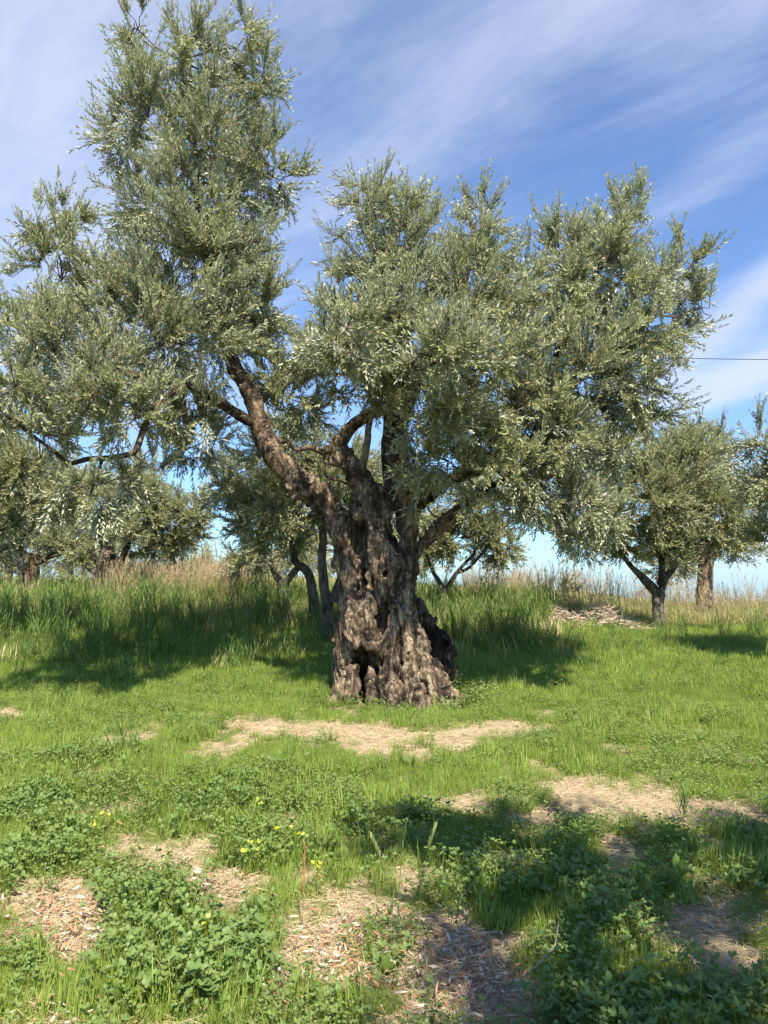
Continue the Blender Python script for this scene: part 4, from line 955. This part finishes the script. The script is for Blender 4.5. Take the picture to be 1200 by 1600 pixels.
# pale green seed grass
def seedgrass(px, py, hh, lean, label):
    b = at_px(px, py); rt = single('seeding_grass', label, 'plant', b, 'tall single grasses in the foreground')
    c = lambda t_: np.array([lean * t_ * t_ * hh, 0, hh * t_])
    m = MB(); m.stem([c(0) - [0, 0, .02], c(.3), c(.65), c(1)], .0026, .0012); part(m, 'stem', [GRASS], rt)
    for j in range(5):
        t_ = .15 + .14 * j; a = rs.rand() * 6.28; m = MB()
        m.leaf(c(t_), np.array([math.cos(a) * .45, math.sin(a) * .25, .9]), np.array([-math.sin(a), math.cos(a), 0.]), .18, .007, .15, .25, 0, 'blade'); part(m, 'blade', [GRASS], rt)
    m = MB()
    for j in range(36):
        t_ = .72 + .28 * rs.rand(); a = rs.rand() * 6.28; m.leaf(c(t_), np.array([math.cos(a) * .16, math.sin(a) * .16, 1.]), rs.randn(3), .03, .004, .1, .1, 0, 'oval')
    part(m, 'seed_head', [leaf_mat('green_seed', (.30, .36, .13), (.42, .46, .20), (.4, .44, .2), (.4, .46, .1), .3, .6, .3)], rt)
seedgrass(622, 1440, .44, .10, 'tall pale green seeding grass in front of the shade edge')
seedgrass(655, 1425, .38, .22, 'shorter seeding grass just right of the tall pale one')
seedgrass(612, 1432, .36, -.28, 'seeding grass leaning left beside the tall pale one')
seedgrass(676, 1205, .62, .03, 'single thin tall grass standing before the foot of the old trunk')
# grey dead twigs lying about
def dead_twig(pts, r, label, forks):
    base = at_px(*pts[0]); rt = single('dead_twig', label, 'twig', base, 'dead twigs on the ground')
    q = [at_px(px, py) - base + np.array([0, 0, .02 + .03 * k]) for k, (px, py) in enumerate(pts)]
    m = MB(); m.stem(q, r, r * .5, 0, 5); part(m, 'stem', [STEM], rt)
    for a_, b_ in forks:
        s0 = q[a_]; e0 = at_px(*b_) - base + np.array([0, 0, .09]); m = MB(); m.stem([s0, (s0 + e0) / 2 + rs.randn(3) * .006, e0], r * .5, r * .25, 0, 4); part(m, 'side_shoot', [STEM], rt)
dead_twig([(758, 1598), (800, 1566), (838, 1545), (868, 1527), (874, 1498)], .0045, 'long pale forked dead twig at the bottom right of centre', [(3, (858, 1545)), (1, (790, 1590)), (2, (850, 1500))])
dead_twig([(735, 1500), (727, 1450), (722, 1430), (740, 1418)], .003, 'thin pale hooked dead stalk in the shaded weeds', [(1, (748, 1430))])
dead_twig([(1140, 1468), (1180, 1474), (1196, 1478)], .005, 'short brown stick on the bare soil at the right edge', [])
# upright dark weed on the right bare patch
def stalk_weed(px, py, hh, n, label, mat=GRASS_T):
    b = at_px(px, py); rt = single('reed_plant', label, 'plant', b, 'single reed plants')
    for i in range(n):
        le = rs.randn(2) * .25; h_ = hh * (.6 + .5 * rs.rand()); m = MB()
        c = lambda t_: np.array([le[0] * h_ * t_, le[1] * h_ * t_, h_ * t_]); m.stem([c(0) - [0, 0, .02], c(.5), c(1)], .003, .0015)
        for j in range(5):
            t_ = .2 + .16 * j; a = (j % 2) * 3.14 + rs.randn() * .4 + i; m.leaf(c(t_), np.array([math.cos(a) * .6, math.sin(a) * .6, .8]), np.array([-math.sin(a), math.cos(a), 0.]), .13, .009, .15, .15, 0, 'blade')
        part(m, 'culm', [mat], rt)
stalk_weed(1068, 1285, .30, 3, 'dark upright reed plant standing on the bare patch at the right')
stalk_weed(190, 1190, .26, 6, 'dark grass clump alone on the lawn at the left')
stalk_weed(210, 1185, .22, 5, 'smaller dark grass clump touching the lone left one')
stalk_weed(100, 1110, .35, 5, 'reed clump at the near edge of the tall grass on the left')
stalk_weed(955, 1070, .5, 7, 'pale green reed clump in the middle of the right lawn', GRASS)
stalk_weed(1005, 1085, .34, 6, 'lower reed clump right of the pale middle clump', GRASS)
stalk_weed(1090, 1062, .42, 4, 'thin reed clump before the shade of the young tree', GRASS)
stalk_weed(1190, 1060, .5, 4, 'reed clump at the right edge of the lawn', GRASS)
# yellowing seedlings
def yellow(px, py, n, label):
    b = at_px(px, py); rt = single('yellow_seedling', label, 'plant', b, 'yellowing seedlings')
    for i in range(n):
        off = np.array([rs.randn() * .035, rs.randn() * .035, .11 + .05 * rs.rand()]); a = rs.rand() * 6.28; m = MB()
        m.stem([np.array([off[0] * .4, off[1] * .4, -.01]), off * .9, off], .0012, .0009, 0)
        for k in range(3): m.leaf(off, np.array([math.cos(a + 1.4 * k), math.sin(a + 1.4 * k), .5]), rs.randn(3) * .3 + [0, 0, 0.], .026, .018, .1, .1, 0, 'oval')
        part(m, 'leaf', [YEL], rt)
yellow(452, 1338, 4, 'bright yellow-leaved seedling left of the dry stalk'); yellow(405, 1362, 4, 'yellow-leaved seedling at the rim of the left bare patch'); yellow(500, 1395, 3, 'yellowish seedling by the centre bare patch')
yellow(150, 1322, 5, 'yellow-leaved seedling in the weeds at the left'); yellow(322, 1490, 2, 'tiny bright yellow seedling in the front weeds'); yellow(400, 1290, 3, 'pale yellow seedling up the lawn from the other two')
# brown dead flower head on the right lawn
b = at_px(868, 1092); rt = single('dead_thistle', 'small brown dead flower head on a thin stalk on the right lawn', 'plant', b)
m = MB(); m.stem([np.zeros(3), np.array([0, 0, .09]), np.array([0, 0, .17])], .002, .0015); part(m, 'stem', [PLUME], rt)
m = MB()
for j in range(40): m.leaf(np.array([0, 0, .17]), rs.randn(3) * [1, 1, .7] + [0, 0, .5], rs.randn(3), .035, .008, .1, .1, 0, 'oval')
part(m, 'flower_head', [BARK_D], rt)
# large single dry leaves of the nearest patches
protos = []
for k in range(5):
    m = MB(); m.leaf(np.array([-.02, 0, 0.]), np.array([1, 0, .05]), np.array([0, 1., .3 * rs.randn()]), .044 + .005 * k, .0105, .35, .25 * rs.randn(), 0, 'lance')
    o = m.build('dry_leaf', [DRYLEAF if k < 3 else DRYPALE]); protos.append(o)
spots = [((100, 1430), 60, 26, 26, 'reddish dry leaf on the bare patch at the lower left', 'dry leaves on the lower left bare patch'), ((250, 1418), 34, 30, 20, 'reddish dry leaf among the weeds beside the lower left bare patch', 'dry leaves beside the lower left patch'),
         ((345, 1385), 30, 12, 8, 'dry leaf on the bare patch left of centre', 'dry leaves left of centre'), ((570, 1455), 60, 20, 22, 'dry leaf on the lower centre bare patch', 'dry leaves on the lower centre patch'), ((560, 1525), 60, 26, 24, 'pale dry leaf below the centre bare patch', 'dry leaves below the centre patch'),
         ((400, 1560), 60, 30, 22, 'dry leaf in the weeds along the bottom edge', 'dry leaves along the bottom edge')]
first = True
for (cx, cy), sx, sy, n, lb, gp in spots:
    for i in range(n):
        q = at_px(cx + rs.randn() * sx * .6, cy + rs.randn() * sy * .6); pi = rs.randint(5)
        o = protos[pi].copy() ; COL.objects.link(o)
        col_ok = DRYLEAF if pi < 3 else DRYPALE
        o.location = (q[0], q[1], q[2] + .012 + .01 * rs.rand()); o.rotation_euler = (rs.randn() * .35, rs.randn() * .3, rs.rand() * 6.28); s_ = .9 + .5 * rs.rand(); o.scale = (s_, s_, s_)
        tag(o, lb.replace('reddish dry', 'dry').replace('pale dry', 'dry'), 'leaf', gp)
for o in protos: bpy.data.objects.remove(o)
print('objects', len(bpy.data.objects))
